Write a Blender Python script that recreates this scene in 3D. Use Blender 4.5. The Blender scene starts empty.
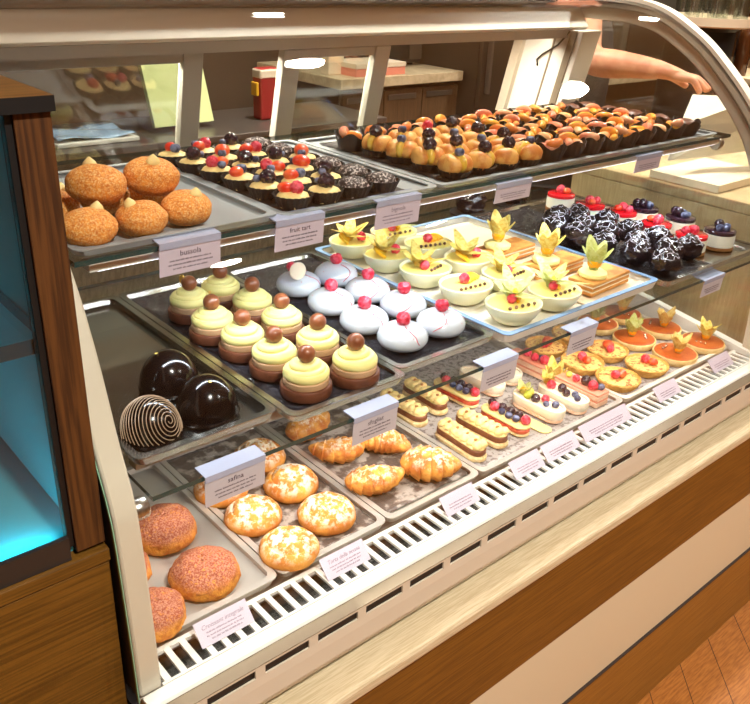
import bpy, math, random
from math import sin, cos, pi, radians, sqrt
from mathutils import Vector, Matrix, noise
random.seed(7)
SC = bpy.context.scene
COL = SC.collection

# ------------------------------------------------------------------ materials
MATS = {}
def nt_new(name):
    m = bpy.data.materials.new(name); m.use_nodes = True
    nt = m.node_tree; b = nt.nodes['Principled BSDF']
    MATS[name] = m
    return m, nt, b
def obj_vec(nt, stretch=(1, 1, 1), rand=True, coord='Object'):
    tc = nt.nodes.new('ShaderNodeTexCoord'); mp = nt.nodes.new('ShaderNodeMapping')
    mp.inputs['Scale'].default_value = stretch
    nt.links.new(tc.outputs[coord], mp.inputs['Vector'])
    if not rand: return mp.outputs[0], tc
    oi = nt.nodes.new('ShaderNodeObjectInfo'); mul = nt.nodes.new('ShaderNodeMath'); mul.operation = 'MULTIPLY'
    mul.inputs[1].default_value = 17.0
    nt.links.new(oi.outputs['Random'], mul.inputs[0])
    add = nt.nodes.new('ShaderNodeVectorMath'); add.operation = 'ADD'
    nt.links.new(mp.outputs[0], add.inputs[0]); nt.links.new(mul.outputs[0], add.inputs[1])
    return add.outputs[0], tc
def ntex(nt, vec, scale, detail=4, rough=.55):
    n = nt.nodes.new('ShaderNodeTexNoise'); n.inputs['Scale'].default_value = scale
    n.inputs['Detail'].default_value = detail; n.inputs['Roughness'].default_value = rough
    nt.links.new(vec, n.inputs['Vector']); return n.outputs['Fac']
def ramp(nt, fac, lo, hi):
    r = nt.nodes.new('ShaderNodeMapRange'); r.inputs[1].default_value = lo; r.inputs[2].default_value = hi
    r.interpolation_type = 'SMOOTHSTEP'
    nt.links.new(fac, r.inputs[0]); return r.outputs[0]
def mixc(nt, fac, a, b):
    x = nt.nodes.new('ShaderNodeMix'); x.data_type = 'RGBA'
    for s, v in ((x.inputs['A'], a), (x.inputs['B'], b)): pass
    A, B = x.inputs[6], x.inputs[7]
    for s, v in ((A, a), (B, b)):
        if isinstance(v, (tuple, list)): s.default_value = (*v[:3], 1)
        else: nt.links.new(v, s)
    if isinstance(fac, (int, float)): x.inputs[0].default_value = fac
    else: nt.links.new(fac, x.inputs[0])
    return x.outputs[2]
def add_bump(nt, b, h, strength, dist):
    bp = nt.nodes.new('ShaderNodeBump'); bp.inputs['Strength'].default_value = strength
    bp.inputs['Distance'].default_value = dist
    nt.links.new(h, bp.inputs['Height']); nt.links.new(bp.outputs[0], b.inputs['Normal'])
def srgb(r, g, b):
    f = lambda c: (c / 255 / 12.92) if c <= 10 else ((c / 255 + .055) / 1.055) ** 2.4
    return (f(r), f(g), f(b))
def mat(name, c1, c2=None, ns=60, lo=.4, hi=.62, rough=.5, metal=0, bump=0, bs=None, bd=.001, coat=0, sss=0,
        stretch=(1, 1, 1), detail=4, emit=None, es=0, trans=0, ior=1.45, rand=True, spec=.5):
    m, nt, b = nt_new(name)
    b.inputs['Base Color'].default_value = (*c1, 1)
    b.inputs['Roughness'].default_value = rough; b.inputs['Metallic'].default_value = metal
    b.inputs['Coat Weight'].default_value = coat; b.inputs['Coat Roughness'].default_value = .04
    b.inputs['Specular IOR Level'].default_value = spec
    b.inputs['Transmission Weight'].default_value = trans; b.inputs['IOR'].default_value = ior
    if sss:
        b.inputs['Subsurface Weight'].default_value = sss
        b.inputs['Subsurface Radius'].default_value = (1, .6, .35); b.inputs['Subsurface Scale'].default_value = .006
    if c2 or bump:
        v, _ = obj_vec(nt, stretch, rand)
        if c2:
            f = ntex(nt, v, ns, detail)
            nt.links.new(mixc(nt, ramp(nt, f, lo, hi), c1, c2), b.inputs['Base Color'])
        if bump:
            add_bump(nt, b, ntex(nt, v, bs or ns, detail), bump, bd)
    if emit:
        b.inputs['Emission Color'].default_value = (*emit, 1); b.inputs['Emission Strength'].default_value = es
    return m
def dusted(name, base, base2, dust, zlo, zhi, ns=90, amt=.5, rough=.75, bump=.5, bs=120, dust2=None):
    """baked crust that carries a dusting of powder on its top"""
    m, nt, b = nt_new(name)
    v, tc = obj_vec(nt)
    f = ramp(nt, ntex(nt, v, ns * .4, 3), .35, .65)
    crust = mixc(nt, f, base, base2)
    sep = nt.nodes.new('ShaderNodeSeparateXYZ'); nt.links.new(tc.outputs['Object'], sep.inputs[0])
    h = ramp(nt, sep.outputs['Z'], zlo, zhi)
    n = ramp(nt, ntex(nt, v, ns, 5, .7), .5 - (amt - .5) * .3 - .07, .5 - (amt - .5) * .3 + .07)
    mul = nt.nodes.new('ShaderNodeMath'); mul.operation = 'MULTIPLY'
    nt.links.new(h, mul.inputs[0]); nt.links.new(n, mul.inputs[1])
    d = dust
    if dust2: d = mixc(nt, ramp(nt, ntex(nt, v, ns * 2.2, 4), .42, .6), dust, dust2)
    nt.links.new(mixc(nt, mul.outputs[0], crust, d), b.inputs['Base Color'])
    b.inputs['Roughness'].default_value = rough
    add_bump(nt, b, ntex(nt, v, bs, 5), bump, .002)
    return m
def glass(name, tint=(1, 1, 1), f0=.05, gain=1.0, rough=0.0):
    m = bpy.data.materials.new(name); m.use_nodes = True; nt = m.node_tree; nt.nodes.clear()
    out = nt.nodes.new('ShaderNodeOutputMaterial'); mx = nt.nodes.new('ShaderNodeMixShader')
    tr = nt.nodes.new('ShaderNodeBsdfTransparent'); tr.inputs[0].default_value = (*tint, 1)
    gl = nt.nodes.new('ShaderNodeBsdfGlossy'); gl.inputs['Roughness'].default_value = rough
    lw = nt.nodes.new('ShaderNodeLayerWeight'); lw.inputs['Blend'].default_value = .5
    pw = nt.nodes.new('ShaderNodeMath'); pw.operation = 'POWER'; pw.inputs[1].default_value = 5
    ma = nt.nodes.new('ShaderNodeMath'); ma.operation = 'MULTIPLY_ADD'
    ma.inputs[1].default_value = (1 - f0) * gain; ma.inputs[2].default_value = f0
    nt.links.new(lw.outputs['Facing'], pw.inputs[0]); nt.links.new(pw.outputs[0], ma.inputs[0])
    nt.links.new(ma.outputs[0], mx.inputs[0]); nt.links.new(tr.outputs[0], mx.inputs[1]); nt.links.new(gl.outputs[0], mx.inputs[2])
    nt.links.new(mx.outputs[0], out.inputs[0]); MATS[name] = m
    return m
def papery(name, c1, c2, ns, tr=.3):
    m = mat(name, c1, c2, ns=ns, rough=.55); nt = m.node_tree; b = nt.nodes['Principled BSDF']
    b.inputs['Alpha'].default_value = 1 - tr
    return m
def woodm(name, c1, c2, stretch, ns=8, rough=.45, coat=0, bump=.15, spec=.4):
    return mat(name, c1, c2, ns=ns, lo=.35, hi=.65, rough=rough, bump=bump, bs=ns * 2, bd=.0006, stretch=stretch, detail=7, coat=coat, rand=False, spec=spec)

# ------------------------------------------------------------------ mesh builder
class MB:
    def __init__(s): s.v = []; s.f = []
    def raw(s, vs, fs):
        k = len(s.v); s.v += [tuple(v) for v in vs]; s.f += [tuple(k + i for i in f) for f in fs]; return s
    def box(s, x0, x1, y0, y1, z0, z1):
        vs = [(x, y, z) for z in (z0, z1) for y in (y0, y1) for x in (x0, x1)]
        return s.raw(vs, [(0, 2, 3, 1), (4, 5, 7, 6), (0, 1, 5, 4), (1, 3, 7, 5), (3, 2, 6, 7), (2, 0, 4, 6)])
    def loft(s, rings, cap0=True, cap1=True, closed=True):
        k = len(s.v); n = len(rings[0])
        for r in rings: s.v += [tuple(p) for p in r]
        for i in range(len(rings) - 1):
            for j in range(n if closed else n - 1):
                a = k + i * n + j; b = k + i * n + (j + 1) % n
                s.f.append((a, b, b + n, a + n))
        if cap0: s.f.append(tuple(k + j for j in range(n))[::-1])
        if cap1: s.f.append(tuple(k + (len(rings) - 1) * n + j for j in range(n)))
        return s
    def lathe(s, prof, n=32, c=(0, 0, 0), fn=None, cap0=True, cap1=True):
        rings = []
        for i, (r, z) in enumerate(prof):
            ring = []
            for j in range(n):
                a = 2 * pi * j / n; rr = r; zz = z
                if fn: rr, zz = fn(a, r, z, i)
                ring.append((c[0] + rr * cos(a), c[1] + rr * sin(a), c[2] + zz))
            rings.append(ring)
        return s.loft(rings, cap0, cap1)
    def ball(s, c, rx, ry=None, rz=None, nu=14, nv=20, fn=None):
        ry = ry or rx; rz = rz or rx; rings = []
        for i in range(1, nu):
            u = pi * i / nu
            ring = []
            for j in range(nv):
                a = 2 * pi * j / nv; d = Vector((sin(u) * cos(a), sin(u) * sin(a), -cos(u)))
                k = fn(d) if fn else 1
                ring.append((c[0] + rx * d.x * k, c[1] + ry * d.y * k, c[2] + rz * d.z * k))
            rings.append(ring)
        k = len(s.v); s.loft(rings, False, False)
        kb = fn(Vector((0, 0, -1))) if fn else 1; kt = fn(Vector((0, 0, 1))) if fn else 1
        s.v.append((c[0], c[1], c[2] - rz * kb)); b = len(s.v) - 1
        s.v.append((c[0], c[1], c[2] + rz * kt)); t = len(s.v) - 1
        m = k + (len(rings) - 1) * nv
        for j in range(nv):
            s.f.append((b, k + (j + 1) % nv, k + j)); s.f.append((t, m + j, m + (j + 1) % nv))
        return s
    def tube(s, pts, r, n=6, cap=True):
        P = [Vector(p) for p in pts]; rings = []
        up = Vector((0, 0, 1))
        for i, p in enumerate(P):
            t = (P[min(i + 1, len(P) - 1)] - P[max(i - 1, 0)]).normalized()
            a = t.cross(up)
            if a.length < 1e-3: a = t.cross(Vector((0, 1, 0)))
            a.normalize(); b = a.cross(t)
            rr = r(i / (len(P) - 1)) if callable(r) else r
            rings.append([p + a * cos(2 * pi * j / n) * rr + b * sin(2 * pi * j / n) * rr for j in range(n)])
        return s.loft(rings, cap, cap)
    def build(s, name, m, parent=None, smooth=True, bevel=0, solid=0, sub=0, seg=2, mats=None, midx=None):
        me = bpy.data.meshes.new(name); me.from_pydata(s.v, [], s.f); me.update()
        import bmesh
        bm = bmesh.new(); bm.from_mesh(me); bmesh.ops.recalc_face_normals(bm, faces=bm.faces[:]); bm.to_mesh(me); bm.free()
        for mm in (mats or [m]): me.materials.append(MATS[mm] if isinstance(mm, str) else mm)
        if midx:
            for p in me.polygons: p.material_index = midx(p)
        me.polygons.foreach_set('use_smooth', [smooth] * len(me.polygons)) if len(me.polygons) else None
        if smooth: me.set_sharp_from_angle(angle=radians(38))
        o = bpy.data.objects.new(name, me); COL.objects.link(o)
        if parent: o.parent = parent
        if solid:
            md = o.modifiers.new('s', 'SOLIDIFY'); md.thickness = solid; md.offset = 0
        if bevel:
            md = o.modifiers.new('b', 'BEVEL'); md.width = bevel; md.segments = seg; md.limit_method = 'ANGLE'; md.angle_limit = radians(40)
            md.harden_normals = False
        if sub:
            md = o.modifiers.new('u', 'SUBSURF'); md.levels = md.render_levels = sub
        return o
def tag(o, label=None, cat=None, group=None, kind=None):
    if label: o['label'] = label
    if cat: o['category'] = cat
    if group: o['group'] = group
    if kind: o['kind'] = kind
    return o
def thing(name, label=None, cat=None, loc=(0, 0, 0), rz=0, group=None):
    o = bpy.data.objects.new(name, None); o.empty_display_size = .02; COL.objects.link(o)
    o.location = loc; o.rotation_euler = (0, 0, rz)
    return tag(o, label, cat, group)
KIDS = {}
def children(o): return [c for c in COL.objects if c.parent == o]
def snapshot(o): KIDS[o.name] = [(c, children(c)) for c in children(o)]
def dup(root):
    if root.name not in KIDS: snapshot(root)
    r = root.copy(); COL.objects.link(r)
    for c, gs in KIDS[root.name]:
        k = c.copy(); COL.objects.link(k); k.parent = r
        for g in gs:
            q = g.copy(); COL.objects.link(q); q.parent = k
    return r
USED = set()
def put(root, loc, label, cat, group=None, rz=0, sc=1.0):
    o = root if root.name not in USED else dup(root)
    if root.name not in USED:
        snapshot(root); USED.add(root.name)
    o.location = loc; o.rotation_euler = (0, 0, rz); o.scale = (sc, sc, sc)
    return tag(o, label, cat, group)
def nz(p, s=1.0, off=0.0): return noise.noise(Vector(p) * s + Vector((off, off * .7, off * 1.3)))
# ------------------------------------------------------------------ palette
mat('steel', srgb(196, 190, 180), rough=.28, metal=1, c2=srgb(176, 168, 156), ns=6, stretch=(1, 40, 40), rand=False)
mat('tray_steel', srgb(214, 210, 202), rough=.3, metal=.55)
mat('pale_tray', srgb(176, 182, 184), rough=.3, metal=.3)
mat('dark_tray', srgb(176, 172, 162), rough=.22, metal=1)
mat('white_metal', srgb(228, 224, 214), rough=.4)
mat('cream_metal', srgb(226, 214, 194), rough=.4)
mat('beam_paint', srgb(242, 234, 218), rough=.4)
mat('beige_frame', srgb(203, 192, 172), rough=.45)
mat('frame_grey', srgb(168, 164, 154), rough=.4)
mat('dark_grey', srgb(52, 42, 38), rough=.6)
mat('black', srgb(12, 11, 11), rough=.5)
mat('olive_steel', srgb(150, 138, 110), rough=.42, metal=.55, c2=srgb(130, 118, 92), ns=5, stretch=(40, 40, 1), rand=False)
mat('back_band', srgb(170, 138, 100), rough=.5)
mat('pale_green', srgb(196, 206, 184), rough=.3)
mat('groove', srgb(120, 108, 90), rough=.6)
glass('clear_glass', (.985, .995, .99), f0=.045)
glass('shelf_glass', (.975, .99, .983), f0=.05)
glass('door_glass', (.93, .95, .92), f0=.12)
glass('end_glass', (.96, .98, .96), f0=.05)
glass('cup_glass', (.95, .97, .96), f0=.12)
mat('glass_edge', srgb(22, 62, 62), rough=.12, coat=.6)
mat('glass_edge_green', srgb(120, 160, 130), rough=.15, coat=.5)
mat('cabinet_glass_edge', srgb(10, 50, 62), rough=.15)
woodm('dark_wood', srgb(86, 52, 22), srgb(54, 30, 12), (30, 30, 1.2), rough=.5)
woodm('lid_wood', srgb(118, 84, 42), srgb(88, 58, 26), (2, 25, 25), rough=.4)
woodm('panel_wood', srgb(108, 72, 20), srgb(80, 52, 11), (1.2, 30, 40), rough=.5)
woodm('base_wood', srgb(122, 80, 22), srgb(94, 58, 12), (1.5, 30, 60), rough=.5)
woodm('plinth_wood', srgb(156, 108, 42), srgb(132, 88, 30), (1.5, 30, 60), rough=.5)
woodm('ledge_stone', srgb(204, 188, 156), srgb(184, 166, 132), (3, 60, 60), rough=.45)
mat('cream_panel', srgb(206, 192, 162), rough=.55)
woodm('oak', srgb(196, 172, 132), srgb(180, 154, 114), (25, 25, 1.5), rough=.45)
woodm('walnut', srgb(96, 70, 44), srgb(74, 52, 32), (25, 25, 1.2), rough=.55)
mat('near_black_wood', srgb(44, 32, 22), rough=.5, c2=srgb(36, 26, 18), ns=8, stretch=(20, 20, 1), rand=False)
mat('worktop', srgb(206, 186, 150), rough=.4, c2=srgb(186, 166, 130), ns=25, rand=False)
mat('cabinet_inner', srgb(60, 130, 142), rough=.4)
mat('recess_grey', srgb(112, 98, 78), rough=.35, metal=.5)
mat('vent_paint', srgb(196, 184, 164), rough=.4)
# food
dusted('cocoa_bun', srgb(232, 156, 58), srgb(200, 112, 36), srgb(150, 70, 44), .014, .030, ns=200, amt=.84, dust2=srgb(190, 128, 102), bump=1.0, bs=260)
dusted('cream_bun', srgb(230, 158, 64), srgb(196, 112, 36), srgb(250, 238, 214), .012, .034, ns=80, amt=.46, bump=.6, bs=110)
mat('nut_flake', srgb(206, 140, 62), rough=.7, c2=srgb(232, 184, 110), ns=200)
dusted('flaky', srgb(230, 160, 66), srgb(184, 98, 28), srgb(252, 238, 210), .024, .05, ns=110, amt=.38, bump=.5, bs=150)
dusted('sugar_dough', srgb(232, 146, 50), srgb(206, 112, 30), srgb(240, 196, 130), -.02, .03, ns=420, amt=.36, bump=.5, bs=300)
mat('sponge', srgb(240, 214, 160), rough=.85, c2=srgb(226, 190, 128), ns=160, bump=.4, sss=.0)
mat('choc_layer', srgb(132, 78, 46), rough=.55, c2=srgb(112, 62, 36), ns=80, bump=.15)
mat('butter_cream', srgb(246, 216, 146), rough=.5, sss=.15)
mat('custard', srgb(244, 206, 90), rough=.3, coat=.4, c2=srgb(232, 180, 60), ns=60)
mat('nut', srgb(176, 112, 50), rough=.6)
mat('red_layer', srgb(190, 50, 34), rough=.4, c2=srgb(214, 96, 60), ns=90)
mat('pale_cream', srgb(246, 232, 204), rough=.45, sss=.15)
mat('pink_sponge', srgb(240, 190, 156), rough=.6, c2=srgb(244, 208, 178), ns=70)
mat('pink_layer', srgb(232, 150, 122), rough=.5)
mat('raspberry', srgb(204, 24, 52), rough=.34, c2=srgb(230, 90, 110), ns=140, sss=.1, coat=.2)
mat('strawberry', srgb(224, 50, 28), rough=.3, c2=srgb(240, 110, 60), ns=60, coat=.4)
mat('blackberry', srgb(24, 14, 24), rough=.25, c2=srgb(60, 36, 50), ns=160, coat=.4)
mat('blueberry', srgb(40, 46, 78), rough=.5, c2=srgb(120, 128, 156), ns=90)
mat('grape', srgb(190, 196, 60), rough=.25, coat=.4, c2=srgb(214, 206, 96), ns=40)
mat('physalis', srgb(246, 168, 24), rough=.25, coat=.4)
papery('husk', srgb(238, 212, 136), srgb(218, 178, 84), 140, .2)
papery('husk_green', srgb(220, 222, 150), srgb(192, 198, 98), 140, .35)
papery('husk_yellow', srgb(242, 224, 130), srgb(228, 192, 76), 140, .25)
mat('tart_crust', srgb(228, 178, 96), rough=.7, c2=srgb(206, 148, 66), ns=90, bump=.4)
mat('tart_fill', srgb(242, 200, 120), rough=.5, c2=srgb(176, 92, 36), ns=120, lo=.48, hi=.62, bump=.8, bs=170, bd=.003)
mat('caramel', srgb(196, 98, 42), rough=.35, c2=srgb(178, 80, 32), ns=30, coat=.15)
mat('pale_crust', srgb(242, 212, 150), rough=.7, c2=srgb(228, 190, 120), ns=80)
mat('pearl', srgb(222, 214, 200), rough=.18, metal=.8)
mat('dark_choc', srgb(17, 9, 7), rough=.16, coat=.35, spec=.4)
mat('choc_white', srgb(168, 140, 112), rough=.4)
mat('milk_mousse', srgb(104, 58, 38), rough=.42, c2=srgb(88, 48, 30), ns=60, coat=.1)
mat('light_mousse', srgb(196, 156, 116), rough=.5)
mat('vanilla', srgb(240, 226, 146), rough=.42, sss=.12)
mat('praline', srgb(140, 82, 52), rough=.28, c2=srgb(120, 66, 40), ns=60, coat=.3)
mat('gold', srgb(250, 206, 110), rough=.3, metal=.9)
mat('white_glaze', srgb(203, 207, 213), rough=.14, coat=.6, sss=.1)
mat('sauce', srgb(196, 30, 60), rough=.3)
mat('white_choc', srgb(242, 236, 196), rough=.3, coat=.2, sss=.15)
mat('lemon_cream', srgb(250, 232, 130), rough=.35, coat=.2)
mat('orange_slice', srgb(250, 184, 30), rough=.25, c2=srgb(252, 206, 70), ns=80, coat=.4)
mat('choc_pearl', srgb(70, 42, 30), rough=.35, c2=srgb(140, 104, 80), ns=100)
mat('puff_pastry', srgb(216, 156, 78), rough=.7, c2=srgb(180, 112, 44), ns=30, stretch=(1, 1, 14), bump=.4)
mat('icing', srgb(226, 222, 232), rough=.5)
mat('black_glaze', srgb(18, 13, 16), rough=.16, c2=srgb(36, 26, 30), ns=60, coat=.5, bump=.3, bs=70, bd=.003)
mat('cheese', srgb(250, 242, 220), rough=.5, sss=.15)
mat('biscuit', srgb(172, 116, 60), rough=.8, c2=srgb(150, 96, 46), ns=150, bump=.4)
mat('red_jelly', srgb(214, 22, 36), rough=.08, coat=.8)
mat('dark_jelly', srgb(44, 26, 40), rough=.1, coat=.8)
mat('paper_black', srgb(28, 19, 16), rough=.55)
mat('choux', srgb(232, 174, 92), rough=.5, c2=srgb(206, 124, 50), ns=50, bump=.3)
mat('peach', srgb(248, 174, 60), rough=.3, c2=srgb(242, 136, 70), ns=35, coat=.35)
mat('peach_pink', srgb(238, 140, 110), rough=.3, c2=srgb(244, 176, 130), ns=35, coat=.35)
mat('peach_pale', srgb(246, 204, 150), rough=.3, c2=srgb(240, 170, 110), ns=35, coat=.35)
mat('sprinkle', srgb(220, 200, 190), rough=.4)
mat('sprinkle_base', srgb(52, 34, 30), rough=.5, c2=srgb(200, 186, 178), ns=260, lo=.52, hi=.6, bump=.8, bs=260, bd=.003)
mat('paper_liner', srgb(30, 28, 32), rough=.22, bump=1.0, bs=130, bd=.01, c2=srgb(44, 42, 48), ns=30, coat=.3)
mat('dark_doily', srgb(92, 82, 76), rough=.3, bump=.6, bs=60, bd=.004, c2=srgb(176, 166, 156), ns=45, lo=.46, hi=.6, coat=.2)
mat('grey_doily', srgb(176, 170, 166), rough=.5, c2=srgb(120, 112, 110), ns=110, lo=.5, hi=.6, bump=.5)
mat('parchment', srgb(226, 200, 164), rough=.6)
mat('platter_white', srgb(226, 218, 202), rough=.3, coat=.2)
mat('platter_blue', srgb(150, 184, 226), rough=.2, metal=.4)
# cards
mat('card', srgb(206, 194, 208), rough=.6)
mat('card_grey', srgb(196, 188, 194), rough=.6)
mat('ink', srgb(74, 62, 76), rough=.7)
mat('ink_pale', srgb(142, 130, 146), rough=.7)
mat('clip_plastic', srgb(206, 214, 244), rough=.12, coat=.5, trans=.35)
# room, people
mat('wall_paint', srgb(150, 126, 96), rough=.8)
mat('wall_dark', srgb(104, 86, 66), rough=.8)
mat('ceiling_paint', srgb(206, 188, 162), rough=.9)
woodm('floor_wood', srgb(176, 112, 48), srgb(144, 86, 32), (3, 30, 30), rough=.4)
mat('skin', srgb(222, 158, 126), rough=.5, sss=.2, c2=srgb(206, 134, 104), ns=25)
mat('shirt', srgb(30, 28, 28), rough=.8)
mat('hair', srgb(50, 34, 24), rough=.6)
mat('box_white', srgb(226, 218, 200), rough=.55)
mat('box_pink', srgb(228, 140, 116), rough=.6)
mat('box_cream', srgb(232, 214, 186), rough=.6)
mat('red_case', srgb(150, 34, 32), rough=.5)
mat('yellow_plastic', srgb(226, 170, 40), rough=.4)
mat('machine_dark', srgb(38, 34, 32), rough=.35)
mat('machine_steel', srgb(120, 112, 104), rough=.35, metal=.8)
mat('bottle_brown', srgb(74, 40, 18), rough=.1, coat=.6)
mat('bottle_clear', srgb(190, 176, 150), rough=.1, coat=.6)
mat('olive_box', srgb(86, 84, 72), rough=.5)
mat('blue_wrap', srgb(150, 178, 206), rough=.15, coat=.7, bump=.8, bs=14, bd=.02)
mat('lime_card', srgb(206, 214, 150), rough=.5)
mat('led_cool', (1, 1, 1), emit=(.86, .90, 1.0), es=7)
mat('led_warm', (1, 1, 1), emit=(1.0, .88, .72), es=8)
mat('led_cyan', (1, 1, 1), emit=(.1, .85, 1.0), es=1.5)
mat('downlight', (1, 1, 1), emit=(1.0, .93, .82), es=70)
# ------------------------------------------------------------------ camera
F_PX, PITCH, YAW, ROLL = 817.27, .4517, .7325, .0468
fw = Vector((sin(YAW) * cos(PITCH), cos(YAW) * cos(PITCH), -sin(PITCH)))
rt = Vector((cos(YAW), -sin(YAW), 0)); up = rt.cross(fw)
R_ = rt * cos(ROLL) + up * sin(ROLL); U_ = -rt * sin(ROLL) + up * cos(ROLL)
cam = bpy.data.cameras.new('camera'); camo = bpy.data.objects.new('camera', cam); COL.objects.link(camo)
cam.sensor_width = 36; cam.sensor_fit = 'HORIZONTAL'; cam.lens = 36 * F_PX / 750; cam.clip_start = .02
mw = Matrix((R_, U_, -fw)).transposed().to_4x4(); mw.translation = (0, 0, 1.6)
camo.matrix_world = mw
SC.camera = camo

# ------------------------------------------------------------------ room
ROOM = dict(x0=-2.0, x1=6.4, y0=-2.6, y1=4.0, h=2.6)
def wallbox(name, m, *b):
    return tag(MB().box(*b).build(name, m, smooth=False), kind='structure')
wallbox('floor', 'floor_wood', -2.1, 6.5, -2.7, 4.1, -.1, 0)
wallbox('ceiling', 'ceiling_paint', -2.1, 6.5, -2.7, 4.1, 2.6, 2.7)
wallbox('wall_back', 'wall_paint', -2.1, 6.5, 4.0, 4.1, 0, 2.6)
wallbox('trim_2', 'wall_dark', -2.0, 6.4, 3.96, 3.999, 0, 1.62)
wallbox('wall_front', 'wall_paint', -2.1, 6.5, -2.7, -2.6, 0, 2.6)
wallbox('wall_left', 'wall_paint', -2.1, -2.0, -2.6, 4.0, 0, 2.6)
wallbox('wall_right', 'wall_paint', 6.4, 6.5, -2.6, 4.0, 0, 2.6)
# narrow joints between the floor boards
g = MB()
for i in range(24):
    x = .9 + i * .14
    g.raw([(x - 1.2, -1.2, .0004), (x - 1.197, -1.2, .0004), (x + .9, .9, .0004), (x + .897, .9, .0004)], [(0, 1, 2, 3)])
tag(g.build('trim_1', 'dark_wood', smooth=False), kind='structure')

# ------------------------------------------------------------------ counter base under the case
cb = thing('counter_base', 'long wood and cream counter base carrying the pastry case', 'counter', (0, 0, 0))
XL, XR = .256, 2.9
MB().box(XL, XR, .578, .70, .705, .73).build('ledge', 'ledge_stone', cb, False, bevel=.006)
MB().box(XL, XR, .598, .70, .487, .704).build('upper_panel', 'base_wood', cb, False, bevel=.001)
MB().box(XL, XR, .600, .70, .268, .486).build('cream_band', 'cream_panel', cb, False, bevel=.001)
MB().box(XL, XR, .596, .70, .262, .267).build('shadow_strip', 'dark_grey', cb, False)
MB().box(XL, XR, .606, .70, 0, .261).build('plinth', 'plinth_wood', cb, False, bevel=.002)

# ------------------------------------------------------------------ pastry case
XA, XB = .281, 1.715          # inner faces of the two end frames
CURVE = [(.648, .836), (.652, .92), (.662, 1.045), (.671, 1.09), (.694, 1.146), (.722, 1.225), (.752, 1.288), (.795, 1.345), (.866, 1.412), (.95, 1.473), (1.07, 1.522), (1.252, 1.530)]
def dense(C, n=8):
    P = [Vector((c[0], c[1])) for c in C]; P = [2 * P[0] - P[1]] + P + [2 * P[-1] - P[-2]]; out = []
    for i in range(1, len(P) - 2):
        a, b, c, d = P[i - 1:i + 3]
        for k in range(n):
            t = k / n
            out.append(.5 * ((2 * b) + (c - a) * t + (2 * a - 5 * b + 4 * c - d) * t * t + (3 * b - a - 3 * c + d) * t ** 3))
    out.append(P[-2]); return out
DC = dense(CURVE)
def offs(C, d):
    out = []
    for i, p in enumerate(C):
        t = (C[min(i + 1, len(C) - 1)] - C[max(i - 1, 0)]).normalized()
        out.append(p + Vector((t.y, -t.x)) * d)      # positive d: inward (towards the food)
    return out
def band(x0, x1, c0, c1):
    """strip swept along the curve between two offsets"""
    rings = [[(x0, a.x, a.y), (x1, a.x, a.y), (x1, b.x, b.y), (x0, b.x, b.y)] for a, b in zip(c0, c1)]
    return MB().loft(rings)
pc = thing('pastry_case', 'long curved glass pastry case full of cakes on the wood counter', 'display case', (0, 0, 0))
band(XA - .030, XB + .03, offs(DC, -.004), DC).build('front_glass', 'clear_glass', pc)
e1 = band(XA - .027, XA, offs(DC, .001), offs(DC, .036)).build('end_frame', 'beige_frame', pc, bevel=.003)
band(XA - .0285, XA - .0275, offs(DC, .004), offs(DC, .06)).build('outer_strip', 'dark_grey', e1)
band(XA - .0315, XA - .0303, offs(DC, -.004), DC).build('glass_edge', 'glass_edge_green', e1)
e2 = band(XB, XB + .027, offs(DC, .001), offs(DC, .04)).build('end_frame', 'beige_frame', pc, bevel=.003)
band(XB - .002, XB + .027, offs(DC, -.012), offs(DC, -.0045)).build('outer_bead', 'cream_metal', e2)
band(XB - .003, XB + .0, offs(DC, .012), offs(DC, .015)).build('groove', 'groove', e2)
def doorY(z): return 1.277 + (1.296 - z) * .2217
def endpane(x0, x1, name, m):
    poly = [(p.x, p.y) for p in offs(DC, .037)] + [(doorY(1.50) + .03, 1.50), (doorY(.84) + .03, .84)]
    MB().loft([[(x0, y, z) for y, z in poly], [(x1, y, z) for y, z in poly]]).build(name, m, pc, False)
endpane(XA - .022, XA - .016, 'end_glass', 'end_glass')
endpane(XB + .012, XB + .018, 'end_glass', 'end_glass')
top = [p for p in DC if p.x > 1.222]
band(XA - .03, XB + .03, offs(top, -.011), offs(top, -.0045)).build('top_trim', 'cream_metal', pc)
# body below the deck
b = MB().box(XA - .027, XB + .027, .66, 1.40, .731, .80)
b.build('base_tub', 'dark_grey', pc, False)
# white vent panel with black slots, cut as a lattice of bars
v = MB(); y0, y1 = .609, .655
v.box(XA - .027, XB + .03, y0, y1, .8275, .8315)
prof = [(y0, .8135), (y0 - .001, .80), (y0 - .001, .772), (y0 + .006, .757), (y0 + .02, .752), (y1, .752), (y1, .8135)]
v.loft([[(x, y, z) for y, z in prof] for x in (XA - .027, XB + .03)])
k = 0; x = .315
edges = []
while x < XB: edges.append(x); x += .0795
prev = XA - .027
for e in edges:
    v.box(prev, e, y0, y1, .8135, .8275); prev = e + .0655
v.box(prev, XB + .03, y0, y1, .8135, .8275)
v.build('vent_panel', 'vent_paint', pc, False)
MB().box(XA - .02, XB + .02, .6115, .6525, .8137, .8273).build('vent_recess', 'black', pc, False)
# rail: white rounded front lip, grey recess below it
rail = [(.6462, .8405), (.634, .8405), (.629, .8385), (.6265, .834), (.63, .8325), (.6462, .8325)]
MB().loft([[(x, y, z) for y, z in rail] for x in (XA - .027, XB + .03)]).build('front_rail', 'white_metal', pc, False, bevel=.001)
rec = [(.6262, .8338), (.6082, .8328), (.6082, .8318), (.640, .8318), (.640, .8323)]
MB().loft([[(x, y, z) for y, z in rec] for x in (XA - .027, XB + .03)]).build('recess_strip', 'recess_grey', pc, False)
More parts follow.
